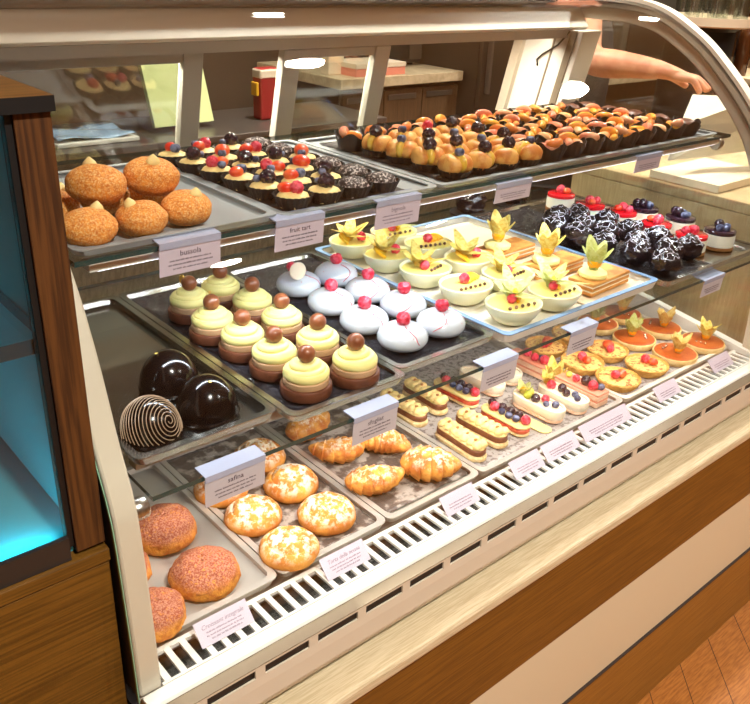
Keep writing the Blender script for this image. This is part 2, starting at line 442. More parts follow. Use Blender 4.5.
# vent grille: cross bars between two rails
g = MB()
g.box(XA, XB, .6465, .6500, .836, .8415); g.box(XA, XB, .6935, .7005, .836, .8415)
x = XA + .004
while x < XB - .008:
    g.box(x, x + .0080, .6500, .6935, .8375, .8415); x += .0206
g.build('grille', 'white_metal', pc, False)
MB().box(XA, XB, .6465, .70, .8005, .804).build('grille_trough', 'black', pc, False)
MB().box(XA, XB, .7005, 1.37, .825, .838).build('deck', 'steel', pc, False)
# sloping white sill along the far end of the deck
sl = [(.66, .838), (.66, .848), (.93, .888), (1.05, .90), (1.3, .905), (1.3, .838)]
MB().loft([[(x, y, z) for y, z in sl] for x in (XB - .010, XB + .011)]).build('end_sill', 'white_metal', pc, False)
# lower back panel
def backq(z0, z1, dy0, dy1, x0=XA, x1=XB):
    m = MB()
    return m.loft([[(x, doorY(z0) + dy0, z0), (x, doorY(z1) + dy0, z1), (x, doorY(z1) + dy1, z1), (x, doorY(z0) + dy1, z0)] for x in (x0, x1)])
backq(.839, 1.15, .0, .02).build('back_panel', 'olive_steel', pc, False)
backq(1.151, 1.185, -.004, .02).build('back_rail', 'pale_green', pc, False)
backq(1.186, 1.235, .0, .02).build('back_band', 'back_band', pc, False)
# glass shelves
def shelf(y0, y1, z, x0, x1, bar):
    s = MB().box(x0, x1, y0, y1, z - .006, z).build('glass_shelf', 'shelf_glass', pc, False,
        mats=['shelf_glass', 'glass_edge'], midx=lambda p: 0 if abs(p.normal.z) > .5 else 1)
    lb = MB().box(x0 + .02, x1 - .02, y0 + bar, y0 + bar + .018, z - .0195, z - .0085).build('light_bar', 'white_metal', s, False)
    MB().box(x0 + .03, x1 - .03, y0 + bar + .002, y0 + bar + .016, z - .0205, z - .0196).build('light_strip', 'led_cool', s, False)
    return s
ms = shelf(.676, 1.285, 1.076, .302, XB - .012, .082)
ts = shelf(.815, 1.255, 1.296, .302, 1.70, .012)
for x in (.296, XB - .006):
    for (y, z) in ((.70, 1.072), (1.20, 1.072), (.845, 1.292), (1.2, 1.292)):
        MB().lathe([(.0, -.009), (.011, -.009), (.013, -.006), (.013, .006), (.011, .009), (0, .009)], 20).build('shelf_clamp', 'steel', pc)
        o = COL.objects[-1]; o.rotation_euler = (0, pi / 2, 0); o.location = (x, y, z - .012 - (.01 if y < .9 else 0))
# top beam, cap and canopy light
bm = [(1.249, 1.512), (1.216, 1.471), (1.222, 1.466), (1.30, 1.466), (1.30, 1.512)]
MB().loft([[(x, y, z) for y, z in bm] for x in (XA - .027, XB)]).build('top_beam', 'beam_paint', pc, False, bevel=.001)
MB().box(XA - .03, XB + .03, 1.2505, 1.50, 1.5135, 1.524).build('top_cap', 'cream_metal', pc, False)
MB().box(XA + .02, XB - .03, 1.266, 1.292, 1.4622, 1.4655).build('canopy_light', 'led_warm', pc, False)
# sliding doors and posts at the back
def stile(name, m, x0, x1, z0=1.237, z1=1.463, dy0=-.012, dy1=.012, parent=pc):
    return backq(z0, z1, dy0, dy1, x0, x1).build(name, m, parent, False, bevel=.0015)
backq(1.237, 1.252, -.014, .03).build('bottom_track', 'olive_steel', pc, False)
backq(1.447, 1.465, -.016, .03).build('top_track', 'frame_grey', pc, False)
def slider(x0, x1, dy, w=.036):
    dr = backq(1.2535, 1.446, dy - .002, dy + .002, x0 + w, x1 - w).build('sliding_door', 'door_glass', pc, False)
    for a in (x0, x1 - w):
        f = stile('door_stile', 'frame_grey', a, a + w, 1.2535, 1.446, dy - .009, dy + .009, dr)
    stile('door_rail', 'frame_grey', x0 + w, x1 - w, 1.2535, 1.266, dy - .006, dy + .006, dr)
    stile('door_rail', 'frame_grey', x0 + w, x1 - w, 1.430, 1.446, dy - .006, dy + .006, dr)
slider(XA + .005, .715, .010)
slider(.865, 1.113, -.004, .037)
# far end post: white folded panel with a cable
pp = backq(1.237, 1.465, -.055, .115, 1.655, XB + .009).build('rear_post', 'white_metal', pc, False, bevel=.002)
backq(1.238, 1.464, .10, .125, 1.640, 1.6545).build('post_edge', 'beige_frame', pp, False)
backq(1.238, 1.464, -.040, -.022, 1.652, 1.6545).build('post_groove', 'groove', pp, False)
backq(1.238, 1.464, .015, .02, 1.653, 1.6545).build('post_groove', 'groove', pp, False)
MB().tube([(1.652, doorY(1.46) - .02, 1.462), (1.648, doorY(1.43) - .0, 1.43), (1.648, doorY(1.40) + .035, 1.405), (1.650, doorY(1.395) + .05, 1.392), (1.653, doorY(1.38) + .045, 1.378)], .0022).build('cable', 'black', pp)

# ------------------------------------------------------------------ blue-lit cabinet beside the case
cx0, cx1, cy0, cy1 = -.62, .247, .676, 1.22
sc_ = thing('display_cabinet', 'dark wood cabinet with blue lit glass front beside the pastry case', 'cabinet', (0, 0, 0))
MB().box(cx0, cx1 + .002, cy0 - .006, cy1, 1.4775, 1.490).build('lid', 'lid_wood', sc_, False,
    mats=['lid_wood', 'black'], midx=lambda p: 0 if p.normal.z > .5 else 1)
MB().box(.217, cx1, cy0, cy0 + .03, 1.045, 1.477).build('corner_post', 'dark_wood', sc_, False, bevel=.001)
MB().box(.232, cx1, cy0 + .0305, cy1, 1.045, 1.477).build('side_panel', 'dark_wood', sc_, False)
MB().box(.2285, .2315, cy0 + .0305, cy1 - .02, 1.052, 1.476).build('side_lining', 'cabinet_inner', sc_, False)
MB().box(cx0, .2285, cy1 - .02, cy1, 1.045, 1.477).build('back_panel', 'cabinet_inner', sc_, False)
MB().box(cx0, .231, cy0 + .012, cy1 - .021, 1.040, 1.0505).build('cabinet_floor', 'cabinet_inner', sc_, False)
MB().box(.211, .2165, cy0 + .004, cy0 + .016, 1.052, 1.477).build('glass_seal', 'black', sc_, False)
MB().box(cx0, .2105, cy0 + .006, cy0 + .012, 1.052, 1.477).build('front_pane', 'clear_glass', sc_, False)
MB().box(cx0, .2105, cy0 - .001, cy0 + .005, 1.040, 1.067).build('bottom_track', 'machine_dark', sc_, False)
MB().box(cx0, .2275, cy0 + .02, cy1 - .03, 1.262, 1.277).build('cabinet_shelf', 'shelf_glass', sc_, False,
    mats=['shelf_glass', 'cabinet_glass_edge'], midx=lambda p: 0 if abs(p.normal.z) > .5 else 1)
MB().box(cx0, .2, cy0 + .0135, cy0 + .020, 1.0508, 1.0545).build('light_strip', 'led_cyan', sc_, False)
MB().box(cx0, cx1, cy0 - .004, cy1, 0, 1.022).build('base_panel', 'panel_wood', sc_, False, bevel=.0015)
MB().box(cx0, cx1 + .001, cy0 - .006, cy1, 1.0235, 1.0395).build('base_moulding', 'panel_wood', sc_, False, bevel=.0015)

# ------------------------------------------------------------------ behind the case: back counter and what stands on it
bc = thing('back_counter', 'walnut back counter with pale stone worktop behind the sliding doors', 'counter')
MB().box(2.36, 3.14, 2.93, 3.6, 1.055, 1.10).build('worktop', 'worktop', bc, False, bevel=.003)
MB().box(2.40, 3.14, 2.99, 3.6, 0, 1.054).build('carcass', 'walnut', bc, False)
for a in (2.405, 2.655, 2.905):
    d = MB().box(a, a + .243, 2.968, 2.9885, .10, 1.03).build('door', 'walnut', bc, False, bevel=.002)
    MB().box(a + .02, a + .20, 2.962, 2.9675, .985, 1.01).build('handle', 'machine_steel', d, False, bevel=.002)
tc = thing('tall_cupboard', 'near black full height cupboard door behind the far end post', 'cupboard')
MB().box(3.16, 3.75, 2.86, 3.6, 0, 2.3).build('carcass', 'near_black_wood', tc, False)
d = MB().box(3.165, 3.745, 2.838, 2.859, .05, 2.28).build('door', 'near_black_wood', tc, False, bevel=.002)
MB().box(3.20, 3.215, 2.81, 2.8375, 1.0, 1.25).build('handle', 'machine_steel', d, False, bevel=.003)
ov = thing('countertop_oven', 'dark countertop oven with steel top strip on the back counter', 'oven', (2.86, 3.38, 1.101))
MB().box(-.24, .24, -.18, .2, .012, .29).build('body', 'machine_dark', ov, False, bevel=.006)
MB().box(-.25, .25, -.19, .2, .291, .315).build('top_strip', 'machine_steel', ov, False, bevel=.003)
d = MB().box(-.23, .14, -.2, -.181, .03, .27).build('door', 'black', ov, False, bevel=.004)
MB().box(-.20, .11, -.22, -.2005, .235, .25).build('handle', 'machine_steel', d, False, bevel=.003)
MB().box(.15, .235, -.19, -.181, .03, .28).build('control_panel', 'machine_steel', ov, False, bevel=.002)
for sx in (-.2, .2):
    for sy in (-.14, .16): MB().lathe([(.015, 0), (.015, .0115)], 12, (sx, sy, 0)).build('foot', 'black', ov)
def carton(name, x, y, z, w, d, h, m, label, lidm=None):
    t = thing(name, label, 'box', (x, y, z))
    MB().box(-w / 2, w / 2, -d / 2, d / 2, 0, h * .62).build('tray', m, t, False, bevel=.001)
    MB().box(-w / 2 - .002, w / 2 + .002, -d / 2 - .002, d / 2 + .002, h * .62 + .0005, h).build('lid', lidm or m, t, False, bevel=.001)
    return t
carton('pastry_box', 2.62, 3.06, 1.101, .30, .2, .055, 'box_pink', 'long pink pastry box with cream lid on the back counter', 'box_cream')
wb = carton('tea_carton', 2.44, 3.10, 1.101, .085, .06, .078, 'box_cream', 'small cream carton at the end of the back counter')
rc = thing('service_cart', 'low dark service trolley behind the sliding doors', 'trolley', (1.75, 2.75, 0))
for z in (.25, .62, .985): MB().box(-.86, .55, -.2, .25, z, z + .02).build('deck', 'machine_steel', rc, False, bevel=.003)
for sx in (-.84, .53):
    for sy in (-.18, .23): MB().lathe([(.012, .0), (.012, 1.0)], 10, (sx, sy, 0)).build('post', 'machine_steel', rc)
rb = thing('red_canister', 'red box with cream label and yellow clip behind the glass doors', 'box', (1.845, 2.75, 1.006))
MB().box(-.045, .045, -.03, .03, 0, .19).build('body', 'red_case', rb, False, bevel=.008)
MB().box(-.046, .046, -.031, .031, .150, .189).build('label_band', 'box_cream', rb, False, bevel=.008)
MB().box(-.058, -.0465, -.02, .02, .09, .14).build('clip', 'yellow_plastic', rb, False, bevel=.003)
lc = thing('paper_sheaf', 'pale lime paper sheaf leaning behind the sliding door', 'paper', (1.46, 2.70, 1.013))
MB().box(-.12, .13, 0, .018, .012, .27).build('sheets', 'lime_card', lc, False); COL.objects[-1].rotation_euler = (-.3, 0, .1)
bw = MB()
rings = []
for i in range(13):
    t = i / 12
    rings.append([(-.13 + .26 * t + .0 * j, -.1 + .2 * j / 8, .022 + .006 * sin(7 * t + j) + .004 * nz((t * 4, j, 0))) for j in range(9)] )
bw.loft(rings, False, False, closed=False)
bt = thing('wrapped_tray', 'tray wrapped in pale blue film behind the glass doors', 'tray', (1.10, 2.72, 1.006))
MB().box(-.14, .14, -.11, .11, 0, .014).build('tray', 'white_metal', bt, False, bevel=.003)
bw.build('film', 'blue_wrap', bt, solid=.001)

# far wing of the back counter, seen through the end glass
wc = thing('far_counter', 'pale topped counter with dark front beyond the glass end', 'counter')
MB().box(3.80, 5.6, 2.6, 3.5, 1.03, 1.09).build('worktop', 'worktop', wc, False, bevel=.004)
MB().box(3.84, 5.56, 2.66, 3.5, 0, 1.029).build('carcass', 'walnut', wc, False)
ob = thing('coffee_grinder_housing', 'large olive grey machine housing on the far counter', 'machine', (4.75, 3.05, 1.0915))
MB().box(-.55, .55, -.3, .3, .02, .40).build('housing', 'olive_box', ob, False, bevel=.01)
MB().box(-.5, .5, -.31, -.3005, .05, .30).build('front_plate', 'machine_dark', ob, False, bevel=.003)
for sx in (-.5, .5):
    for sy in (-.25, .25): MB().lathe([(.02, 0), (.02, .0195)], 12, (sx, sy, 0)).build('foot', 'black', ob)

# counter next to the case's far end with an open white cake box on it
s2 = thing('side_counter', 'light oak counter against the far end of the case', 'counter')
MB().box(1.80, 3.3, .712, 1.26, 1.115, 1.14).build('worktop', 'oak', s2, False, bevel=.003)
MB().box(1.80, 3.28, .712, 1.26, .0, 1.114).build('carcass', 'oak', s2, False)
cbx = thing('cake_box', 'open white cake box with raised lid under the reaching hand', 'box', (1.945, 1.0, 1.1415))
MB().box(-.13, .13, -.13, .05, 0, .018).build('tray', 'box_cream', cbx, False, bevel=.001)
ld = MB()
ld.loft([[(-.16, -.01, .055), (.14, -.06, .055), (.14, -.056, .055), (-.16, -.006, .055)],
         [(-.115, .00, .13), (.115, -.07, .13), (.115, -.066, .13), (-.115, .004, .13)],
         [(-.03, .03, .190), (.085, -.075, .190), (.085, -.071, .190), (-.03, .034, .190)]])
ld.build('lid', 'box_white', cbx, False)
MB().loft([[(.141, -.06, .055), (.19, -.15, .055), (.19, -.147, .055), (.141, -.057, .055)],
           [(.086, -.075, .189), (.15, -.19, .10), (.15, -.187, .10), (.086, -.072, .189)]]).build('lid_flap', 'box_white', cbx, False)

# drum stand with a round tray of glasses, bottles beside it
st = thing('drum_stand', 'black drum shaped stand beyond the curved end frame', 'stand', (3.700, 2.020, 0))
MB().lathe([(.2, 0), (.2, .05), (.15, .1), (.15, 1.36), (.17, 1.378)], 36).build('drum', 'black', st)
MB().lathe([(.2, 0), (.2, .03)], 36).build('foot', 'machine_dark', st)
rt_ = thing('round_tray', 'round tray with pale rim holding glasses on the black stand', 'tray', (3.700, 2.020, 1.3795))
MB().lathe([(.0, 0), (.215, 0), (.225, .006), (.225, .04), (.221, .04), (.219, .010), (.0, .006)], 48, cap0=False, cap1=False).build('dish', 'box_cream', rt_)
gl = thing('drinking_glass'); 
MB().lathe([(.0, .0), (.026, 0), (.03, .004), (.036, .11), (.0345, .11), (.029, .008), (.0, .008)], 24, cap0=False, cap1=False).build('tumbler', 'cup_glass', gl)
k = 0
spots = [(-.13, -.12), (-.05, -.15), (.04, -.15), (.12, -.11), (-.16, -.03), (-.07, -.06), (.02, -.06), (.11, -.02), (-.1, .05), (0, .04)]
for dx, dy in spots:
    put(gl, (3.700 + dx, 2.020 + dy, 1.3905), 'clear tumbler standing on the round tray beyond the case', 'glass', 'tumblers on the round tray')
bo = thing('brown_bottle')
MB().lathe([(.0, 0), (.034, 0), (.036, .006), (.036, .17), (.03, .2), (.014, .235), (.013, .285), (.0, .285)], 24, cap0=False, cap1=False).build('bottle_glass', 'bottle_brown', bo)
MB().lathe([(.0, .2855), (.0145, .2855), (.0145, .305), (.0, .305)], 16, cap0=False, cap1=False).build('cap', 'gold', bo)
lowt = thing('bottle_table', 'low walnut side table with bottles beyond the case', 'table', (4.04, 1.90, 0))
MB().box(-.14, .3, -.2, .2, 1.13, 1.16).build('table_top', 'worktop', lowt, False, bevel=.003)
MB().box(-.12, .28, -.18, .18, 0, 1.129).build('cabinet_body', 'walnut', lowt, False)
put(bo, (3.965, 1.935, 1.1605), 'brown glass bottle nearest the black stand', 'bottle', 'bottles beyond the case')
put(bo, (4.06, 1.86, 1.1605), 'brown glass bottle second from the black stand', 'bottle', 'bottles beyond the case', sc=1.06)
b2 = thing('clear_bottle')
MB().lathe([(.0, 0), (.03, 0), (.032, .006), (.032, .14), (.012, .2), (.012, .25), (.0, .25)], 24, cap0=False, cap1=False).build('bottle_glass', 'bottle_clear', b2)
MB().lathe([(.0, .2505), (.0135, .2505), (.0135, .266), (.0, .266)], 16, cap0=False, cap1=False).build('cap', 'white_metal', b2)
put(b2, (4.18, 1.82, 1.1605), 'pale clear bottle farthest from the black stand', 'bottle', 'bottles beyond the case')
# ================================================================== pastry building blocks
def fib(n):
    out = []
    for i in range(n):
        z = 1 - 2 * (i + .5) / n; a = i * 2.399963; r = sqrt(max(0, 1 - z * z)); out.append(Vector((r * cos(a), r * sin(a), z)))
    return out
def drupe(n, amp):
    C = fib(n); d0 = 1.9 / sqrt(n)
    def f(d):
        m = min((d - c).length for c in C)
        return 1 + amp * (sqrt(max(0, 1 - (m / d0) ** 2)) - .6)
    return f
def raspberry(p, c, r=.0095, name='raspberry', m='raspberry', tilt=(0, 0)):
    f = drupe(34, .2)
    b = MB().ball((0, 0, 0), r, r, r * 1.1, 16, 26, lambda d: f(d) * (1 - .16 * max(0, d.z)) * (1 - (.34 * max(0, (-d.z - .72) / .28) if name == 'raspberry' else 0)))
    o = b.build(name, m, p); o.location = c; o.rotation_euler = (tilt[0], tilt[1], 0); return o
def blackberry(p, c, r=.009): return raspberry(p, c, r, 'blackberry', 'blackberry')
def blueberry(p, c, r=.0065):
    o = MB().ball((0, 0, 0), r, r, r * .92, 12, 16, lambda d: 1 - (.25 * max(0, (d.z - .8) / .2))).build('blueberry', 'blueberry', p); o.location = c; return o
def strawberry(p, c, r=.012, rz=0):
    o = MB().ball((0, 0, 0), r * 1.35, r, r * .8, 12, 18, lambda d: 1 - .25 * max(0, d.x) + .02 * sin(22 * d.y) * cos(20 * d.x)).build('strawberry', 'strawberry', p)
    o.location = c; o.rotation_euler = (0, 0, rz); return o
def physalis(p, c, r=.0075, husk='husk', n=6, h=.026, spread=.6, curl=.35, berry=True):
    """orange berry inside papery pointed husk leaves"""
    if berry:
        o = MB().ball((0, 0, 0), r, nu=12, nv=16).build('physalis_berry', 'physalis', p); o.location = (c[0], c[1], c[2] + r * 1.05)
    b = MB()
    for k in range(n):
        a0 = 2 * pi * k / n + .2 * sin(3 * k); hh = h * (1 + .18 * sin(k * 2.1)); rings = []
        for i in range(8):
            t = i / 7
            w = r * 1.75 * (sin(pi * (t * .80 + .17)) ** .7) * (1 - .35 * t)
            rad = r * (.55 + .75 * sin(pi * min(1, t * 1.1) * .5)) + spread * h * max(0, t - .35) ** 1.3 * (1 + curl * sin(k * 1.7))
            z = hh * t ** .9 + .0008 * sin(9 * t + k)
            ring = []
            for j in range(7):
                q = (j - 3) / 3
                a = a0 + q * w / max(rad, .003) * .8
                rr = rad + .0016 * (abs(q) - .5) + .0007 * sin(6 * q + 5 * t)
                ring.append((rr * cos(a), rr * sin(a), z))
            rings.append(ring)
        b.loft(rings, False, False, closed=False)
    o = b.build('physalis_husk', husk, p, solid=.0004); o.location = c
    return o
def stadium(L, W, z, n=8, jit=0, seed=0, sq=0):
    """ring of a rounded bar: length L along y, width W along x"""
    r = W / 2; pts = []
    hl = L / 2 - r
    for s, cy in ((1, hl), (-1, -hl)):
        for i in range(n + 1):
            a = pi * i / n if s == 1 else pi + pi * i / n
            x, y = r * cos(a), r * sin(a)
            if sq: x = r * math.copysign(abs(cos(a)) ** sq, cos(a)); y = r * math.copysign(abs(sin(a)) ** sq, sin(a))
            pts.append((x, cy + y, z))
        m = 4
        x = -r if s == 1 else r
        for i in range(1, m): 
            t = i / m; yy = hl - 2 * hl * t if s == 1 else -hl + 2 * hl * t
            pts.append((x, yy, z))
    if jit:
        pts = [(x + jit * nz((x * 80, y * 80, z * 90 + seed)), y + jit * nz((x * 80 + 9, y * 80, z * 90 + seed)), z) for x, y, z in pts]
    return pts
def bar(L, W, z0, z1, e=.0015, jit=0, seed=0, sq=0):
    return MB().loft([stadium(L - 2 * e, W - 2 * e, z0, jit=jit, seed=seed, sq=sq), stadium(L, W, z0 + e, jit=jit, seed=seed, sq=sq),
                      stadium(L, W, z1 - e, jit=jit, seed=seed, sq=sq), stadium(L - 2 * e, W - 2 * e, z1, jit=jit, seed=seed, sq=sq)])
def tray(name, label, x0, x1, y0, y1, z, m, lip=.011, t=.002, cat='tray', flare=.004, group=None, rimm=None):
    o = thing(name, label, cat, ((x0 + x1) / 2, (y0 + y1) / 2, z), group=group)
    w, d = (x1 - x0) / 2, (y1 - y0) / 2; r = .012
    def ring(ww, dd, zz, rr=r):
        pts = []
        for sx, sy, a0 in ((1, 1, 0), (-1, 1, pi / 2), (-1, -1, pi), (1, -1, 1.5 * pi)):
            for i in range(5):
                a = a0 + pi / 2 * i / 4
                pts.append((sx * (ww - rr) + rr * cos(a), sy * (dd - rr) + rr * sin(a), zz))
        return pts
    f = flare
    MB().loft([ring(w - f, d - f, 0), ring(w, d, lip), ring(w - t, d - t, lip), ring(w - f - t, d - f - t, t)]).build('pan', m, o, False)
    MB().loft([ring(w + .001, d + .001, lip + .0003), ring(w + .001, d + .001, lip + .0018), ring(w - t - .006, d - t - .006, lip + .0018), ring(w - t - .006, d - t - .006, lip + .0003)], False, False).raw([], []).build('rim', rimm or m, o, False)
    rm = COL.objects[-1]
    return o
def liner(name, label, x0, x1, y0, y1, z, m, amp=.0022, group=None, nx=26, ny=40):
    b = MB(); rings = []
    for i in range(nx + 1):
        ring = []
        for j in range(ny + 1):
            x = x0 + (x1 - x0) * i / nx; y = y0 + (y1 - y0) * j / ny
            e = min(i, nx - i, j, ny - j)
            ring.append((x + .003 * nz((j * .7, i * .3, 3)), y + .003 * nz((i * .7, j * .2, 7)), z + amp * (.5 + .5 * nz((x * 60, y * 60, 1))) * (2.2 if e < 2 else (.9 if m == 'paper_liner' else .5))))
        rings.append(ring)
    return tag(b.loft(rings, False, False, closed=False).build(name, m, smooth=(m != 'paper_liner'), solid=.0005), label, 'liner', group)

ORD = ['first', 'second', 'third', 'fourth', 'fifth', 'sixth', 'seventh', 'eighth', 'ninth', 'tenth']
def nth(i, n):
    if i == 0: return 'nearest the front'
    if i == n - 1: return 'at the very back'
    return ORD[i] + ' from the front'
ZD, ZM, ZT = .8382, 1.0763, 1.2963      # deck, middle shelf, top shelf

# ================================================================== trays and liners
tray('metal_tray', 'silver tray of cocoa dusted buns on the case deck', .296, .482, .706, 1.06, ZD, 'tray_steel')
tray('metal_tray', 'silver tray of cream dusted buns on the case deck', .486, .676, .706, 1.06, ZD, 'tray_steel')
tray('metal_tray', 'silver tray of sugared flaky pastries on the case deck', .680, .878, .706, 1.06, ZD, 'tray_steel')
tray('metal_tray', 'silver tray of eclairs and berry bars on the case deck', .882, 1.286, .706, 1.06, ZD, 'tray_steel')
tray('white_tray', 'white tray of round tarts at the far end of the deck', 1.290, 1.690, .706, 1.06, ZD, 'platter_white')
tray('metal_tray', 'silver tray holding the three dark chocolate domes', .312, .500, .730, 1.19, ZM, 'dark_tray')
tray('metal_tray', 'silver tray holding the layered mousse cakes', .504, .694, .704, 1.19, ZM, 'dark_tray')
tray('metal_tray', 'silver tray holding the white glazed domes', .698, .894, .722, 1.19, ZM, 'dark_tray')
tray('white_platter', 'pale blue rimmed platter of white fruit bowls and cream slices', .900, 1.320, .703, 1.19, ZM, 'platter_white', lip=.014, rimm='platter_blue')
tray('metal_tray', 'silver tray under the drizzled profiteroles and small cheesecakes', 1.326, 1.690, .676 + .014, 1.19, ZM, 'dark_tray')
tray('metal_tray', 'silver tray of sugared doughnuts on the top shelf', .308, .568, .822, 1.16, ZT, 'pale_tray', lip=.007)
tray('pale_tray', 'pale grey tray of berry tartlets on the top shelf', .572, .846, .818, 1.19, ZT, 'pale_tray', lip=.005)
liner('tray_liner', 'black paper under the berry tartlets', .586, .796, .830, 1.170, ZT + .0024, 'paper_black', .001)
tray('pale_tray', 'long pale grey tray of puffs and peach cups on the top shelf', .852, 1.650, .818, 1.18, ZT, 'pale_tray', lip=.005)
liner('tray_liner', 'black paper under the cream puffs and peach cups', .880, 1.612, .830, 1.15, ZT + .0024, 'paper_black', .001)
liner('tray_liner', 'crumpled dark paper under the cream dusted buns', .495, .667, .716, 1.05, ZD + .0035, 'dark_doily')
liner('tray_liner', 'crumpled dark paper under the sugared flaky pastries', .690, .868, .725, 1.05, ZD + .0035, 'dark_doily')
liner('tray_liner', 'speckled grey paper under the eclairs and berry bars', .892, 1.276, .716, 1.05, ZD + .0035, 'grey_doily')
liner('tray_liner', 'speckled grey paper under the round tarts', 1.300, 1.68, .716, 1.05, ZD + .0035, 'grey_doily')
liner('tray_liner', 'shiny black plastic sheet under the layered mousse cakes', .515, .683, .714, 1.17, ZM + .0035, 'paper_liner', .003)
liner('tray_liner', 'shiny black plastic sheet under the white glazed domes', .710, .882, .733, 1.17, ZM + .0035, 'paper_liner', .003)
liner('tray_liner', 'tan parchment under the cream topped pastry slices', 1.126, 1.308, .714, 1.17, ZM + .0035, 'parchment', .001)
liner('tray_liner', 'shiny black plastic sheet under the drizzled profiteroles', 1.334, 1.505, .704, 1.17, ZM + .0035, 'paper_liner', .003)
ZDi, ZMi = ZD + .0062, ZM + .0074

# ================================================================== deck: buns
def mk_cocoa(seed):
    o = thing('cocoa_bun')
    def fn(d):
        crack = abs(nz((d.x * 3, d.y * 3, d.z * 3), 1.6, seed)) 
        return 1 + .07 * nz(d, 1.7, seed) + .05 * nz(d, 6, seed) - .06 * max(0, .12 - crack) / .12 * (1 if d.z > 0 else 0) * .6
    b = MB().ball((0, 0, .014), .0455, .0455, .030, 30, 44, fn)
    b.v = [(x, y, max(0.0012 + .0006 * sin(40 * x), z * (1 if z > .014 else .8))) for x, y, z in b.v]
    b.build('crust', 'cocoa_bun', o)
    c = MB()
    rnd = random.Random(seed)
    for i in range(7):
        a = rnd.uniform(0, 6.28); r = rnd.uniform(0, .022)
        c.ball((r * cos(a), r * sin(a), .0430 - r * r * 13), .0045, .004, .003, 6, 8, lambda d: 1 + .3 * nz(d, 3, i))
    c.build('crumble_topping', 'cocoa_bun', o)
    return o
cb_ = [mk_cocoa(1), mk_cocoa(5)]
put(cb_[0], (.406, .879, ZDi - .002), 'cocoa dusted bun at the back beside the cream dusted buns', 'bun', 'cocoa dusted buns', .4)
put(cb_[1], (.404, .765, ZDi - .002), 'cocoa dusted bun at the front, whole and nearest the cream dusted buns', 'bun', 'cocoa dusted buns', 1.4)
put(cb_[0], (.317, .740, ZDi - .002), 'cocoa dusted bun at the front, cut off by the end frame', 'bun', 'cocoa dusted buns', 2.6, .90)
put(cb_[1], (.322, .838, ZDi - .002), 'cocoa dusted bun mostly hidden behind the end frame', 'bun', 'cocoa dusted buns', 3.9, .84)

def mk_cream_bun(seed):
    o = thing('cream_bun')
    def fn(a, r, z, i): return r * (1 + .035 * nz((cos(a) * 1.6, sin(a) * 1.6, z * 30), 1, seed) + .02 * nz((cos(a) * 6, sin(a) * 6, z * 90), 1, seed)), z + (.0022 * nz((r * 90 * cos(a), r * 90 * sin(a), 2), 1, seed) if z > .02 else 0)
    prof = [(.0, .001), (.036, .001), (.0415, .006), (.0432, .013), (.041, .020), (.037, .025), (.0335, .0275), (.031, .027), (.0285, .030), (.024, .0345), (.0205, .0355), (.018, .0345), (.013, .037), (.008, .039), (.0, .0395)]
    MB().lathe(prof, 44, fn=fn, cap0=False, cap1=False).build('crust', 'cream_bun', o)
    rnd = random.Random(seed); c = MB()
    for i in range(13):
        a = rnd.uniform(0, 6.28); r = rnd.uniform(.004, .03); zz = .0385 - (r / .032) ** 2 * .012
        c.ball((r * cos(a), r * sin(a), zz), .0035, .0028, .0014, 6, 8)
    c.build('nut_flakes', 'nut_flake', o)
    return o
crb = [mk_cream_bun(3), mk_cream_bun(11)]
for i, ((x, y), l) in enumerate(zip([(.521, .738), (.522, .829), (.520, .915), (.610, .767), (.613, .861), (.614, .952)],
    ['at the front beside the cocoa dusted buns', 'second from the front beside the cocoa dusted buns', 'half hidden behind the hanging price card', 'at the front beside the flaky pastries', 'second from the front beside the flaky pastries', 'at the back under the glass shelf edge'])):
    put(crb[i % 2], (x, y, ZDi), 'round cream dusted bun ' + l, 'bun', 'cream dusted buns', i * 1.1, .97 if x < .55 else 1.0)

# flaky curled pastries
def mk_flaky(L, R0, R1, bend, ridges, seed, flat=.78):
    o = thing('flaky_pastry')
    rings = []; n = 64
    for i in range(n + 1):
        t = i / n; s = (t - .5) * L
        env = (sin(pi * min(1, max(0, t))) ** .55) if 0 < t < 1 else 0
        r = max(.0012, (R0 + (R1 - R0) * t) * env)
        saw = (t * ridges) % 1
        r *= 1 + .19 * (saw - .5) * (1 if .06 < t < .94 else 0) + .05 * nz((t * 14, 0, 0), 1, seed)
        cx, cy = s * cos(bend * (t - .5)), bend * (t - .5) ** 2 * L * .9
        ang = 2 * bend * (t - .5) * .9
        ring = []
        for j in range(30):
            a = 2 * pi * j / 30
            k = 1 + .05 * nz((cos(a) * 2, sin(a) * 2, t * 9), 1, seed)
            u = r * cos(a) * k; z = r * sin(a) * k * flat
            ring.append((cx - sin(ang) * u, cy + cos(ang) * u, z))
        rings.append(ring)
    b = MB().loft(rings)
    zmin = -min(R0, R1) * flat
    zb = -.8 * max(R0, R1) * flat
    b.v = [(x, y, max(z, zb) - zb + .0006) for x, y, z in b.v]
    b.build('crust', 'flaky', o)
    return o
fl = [mk_flaky(.112, .022, .034, .85, 7, 2), mk_flaky(.108, .036, .018, .55, 8, 6), mk_flaky(.098, .040, .028, .12, 6, 9, .72)]
for (k, x, y, rz, sc, l) in [(0, .722, .884, -.5, .80, 'curled flaky pastry beside the cream dusted buns, partly behind the price card'),
    (1, .718, .778, -.35, .88, 'curled flaky pastry nearest the front with sugar on its back'),
    (0, .806, .858, 2.2, .80, 'long flaky pastry lying behind the two front ones'),
    (2, .813, .757, -.75, .93, 'shell shaped flaky pastry in front of the piped eclairs'),
    (1, .735, .972, .2, .9, 'flaky pastry at the back seen through the glass shelf')]:
    put(fl[k], (x, y, ZDi), l, 'pastry', 'sugared flaky pastries', rz, sc * 1.1)

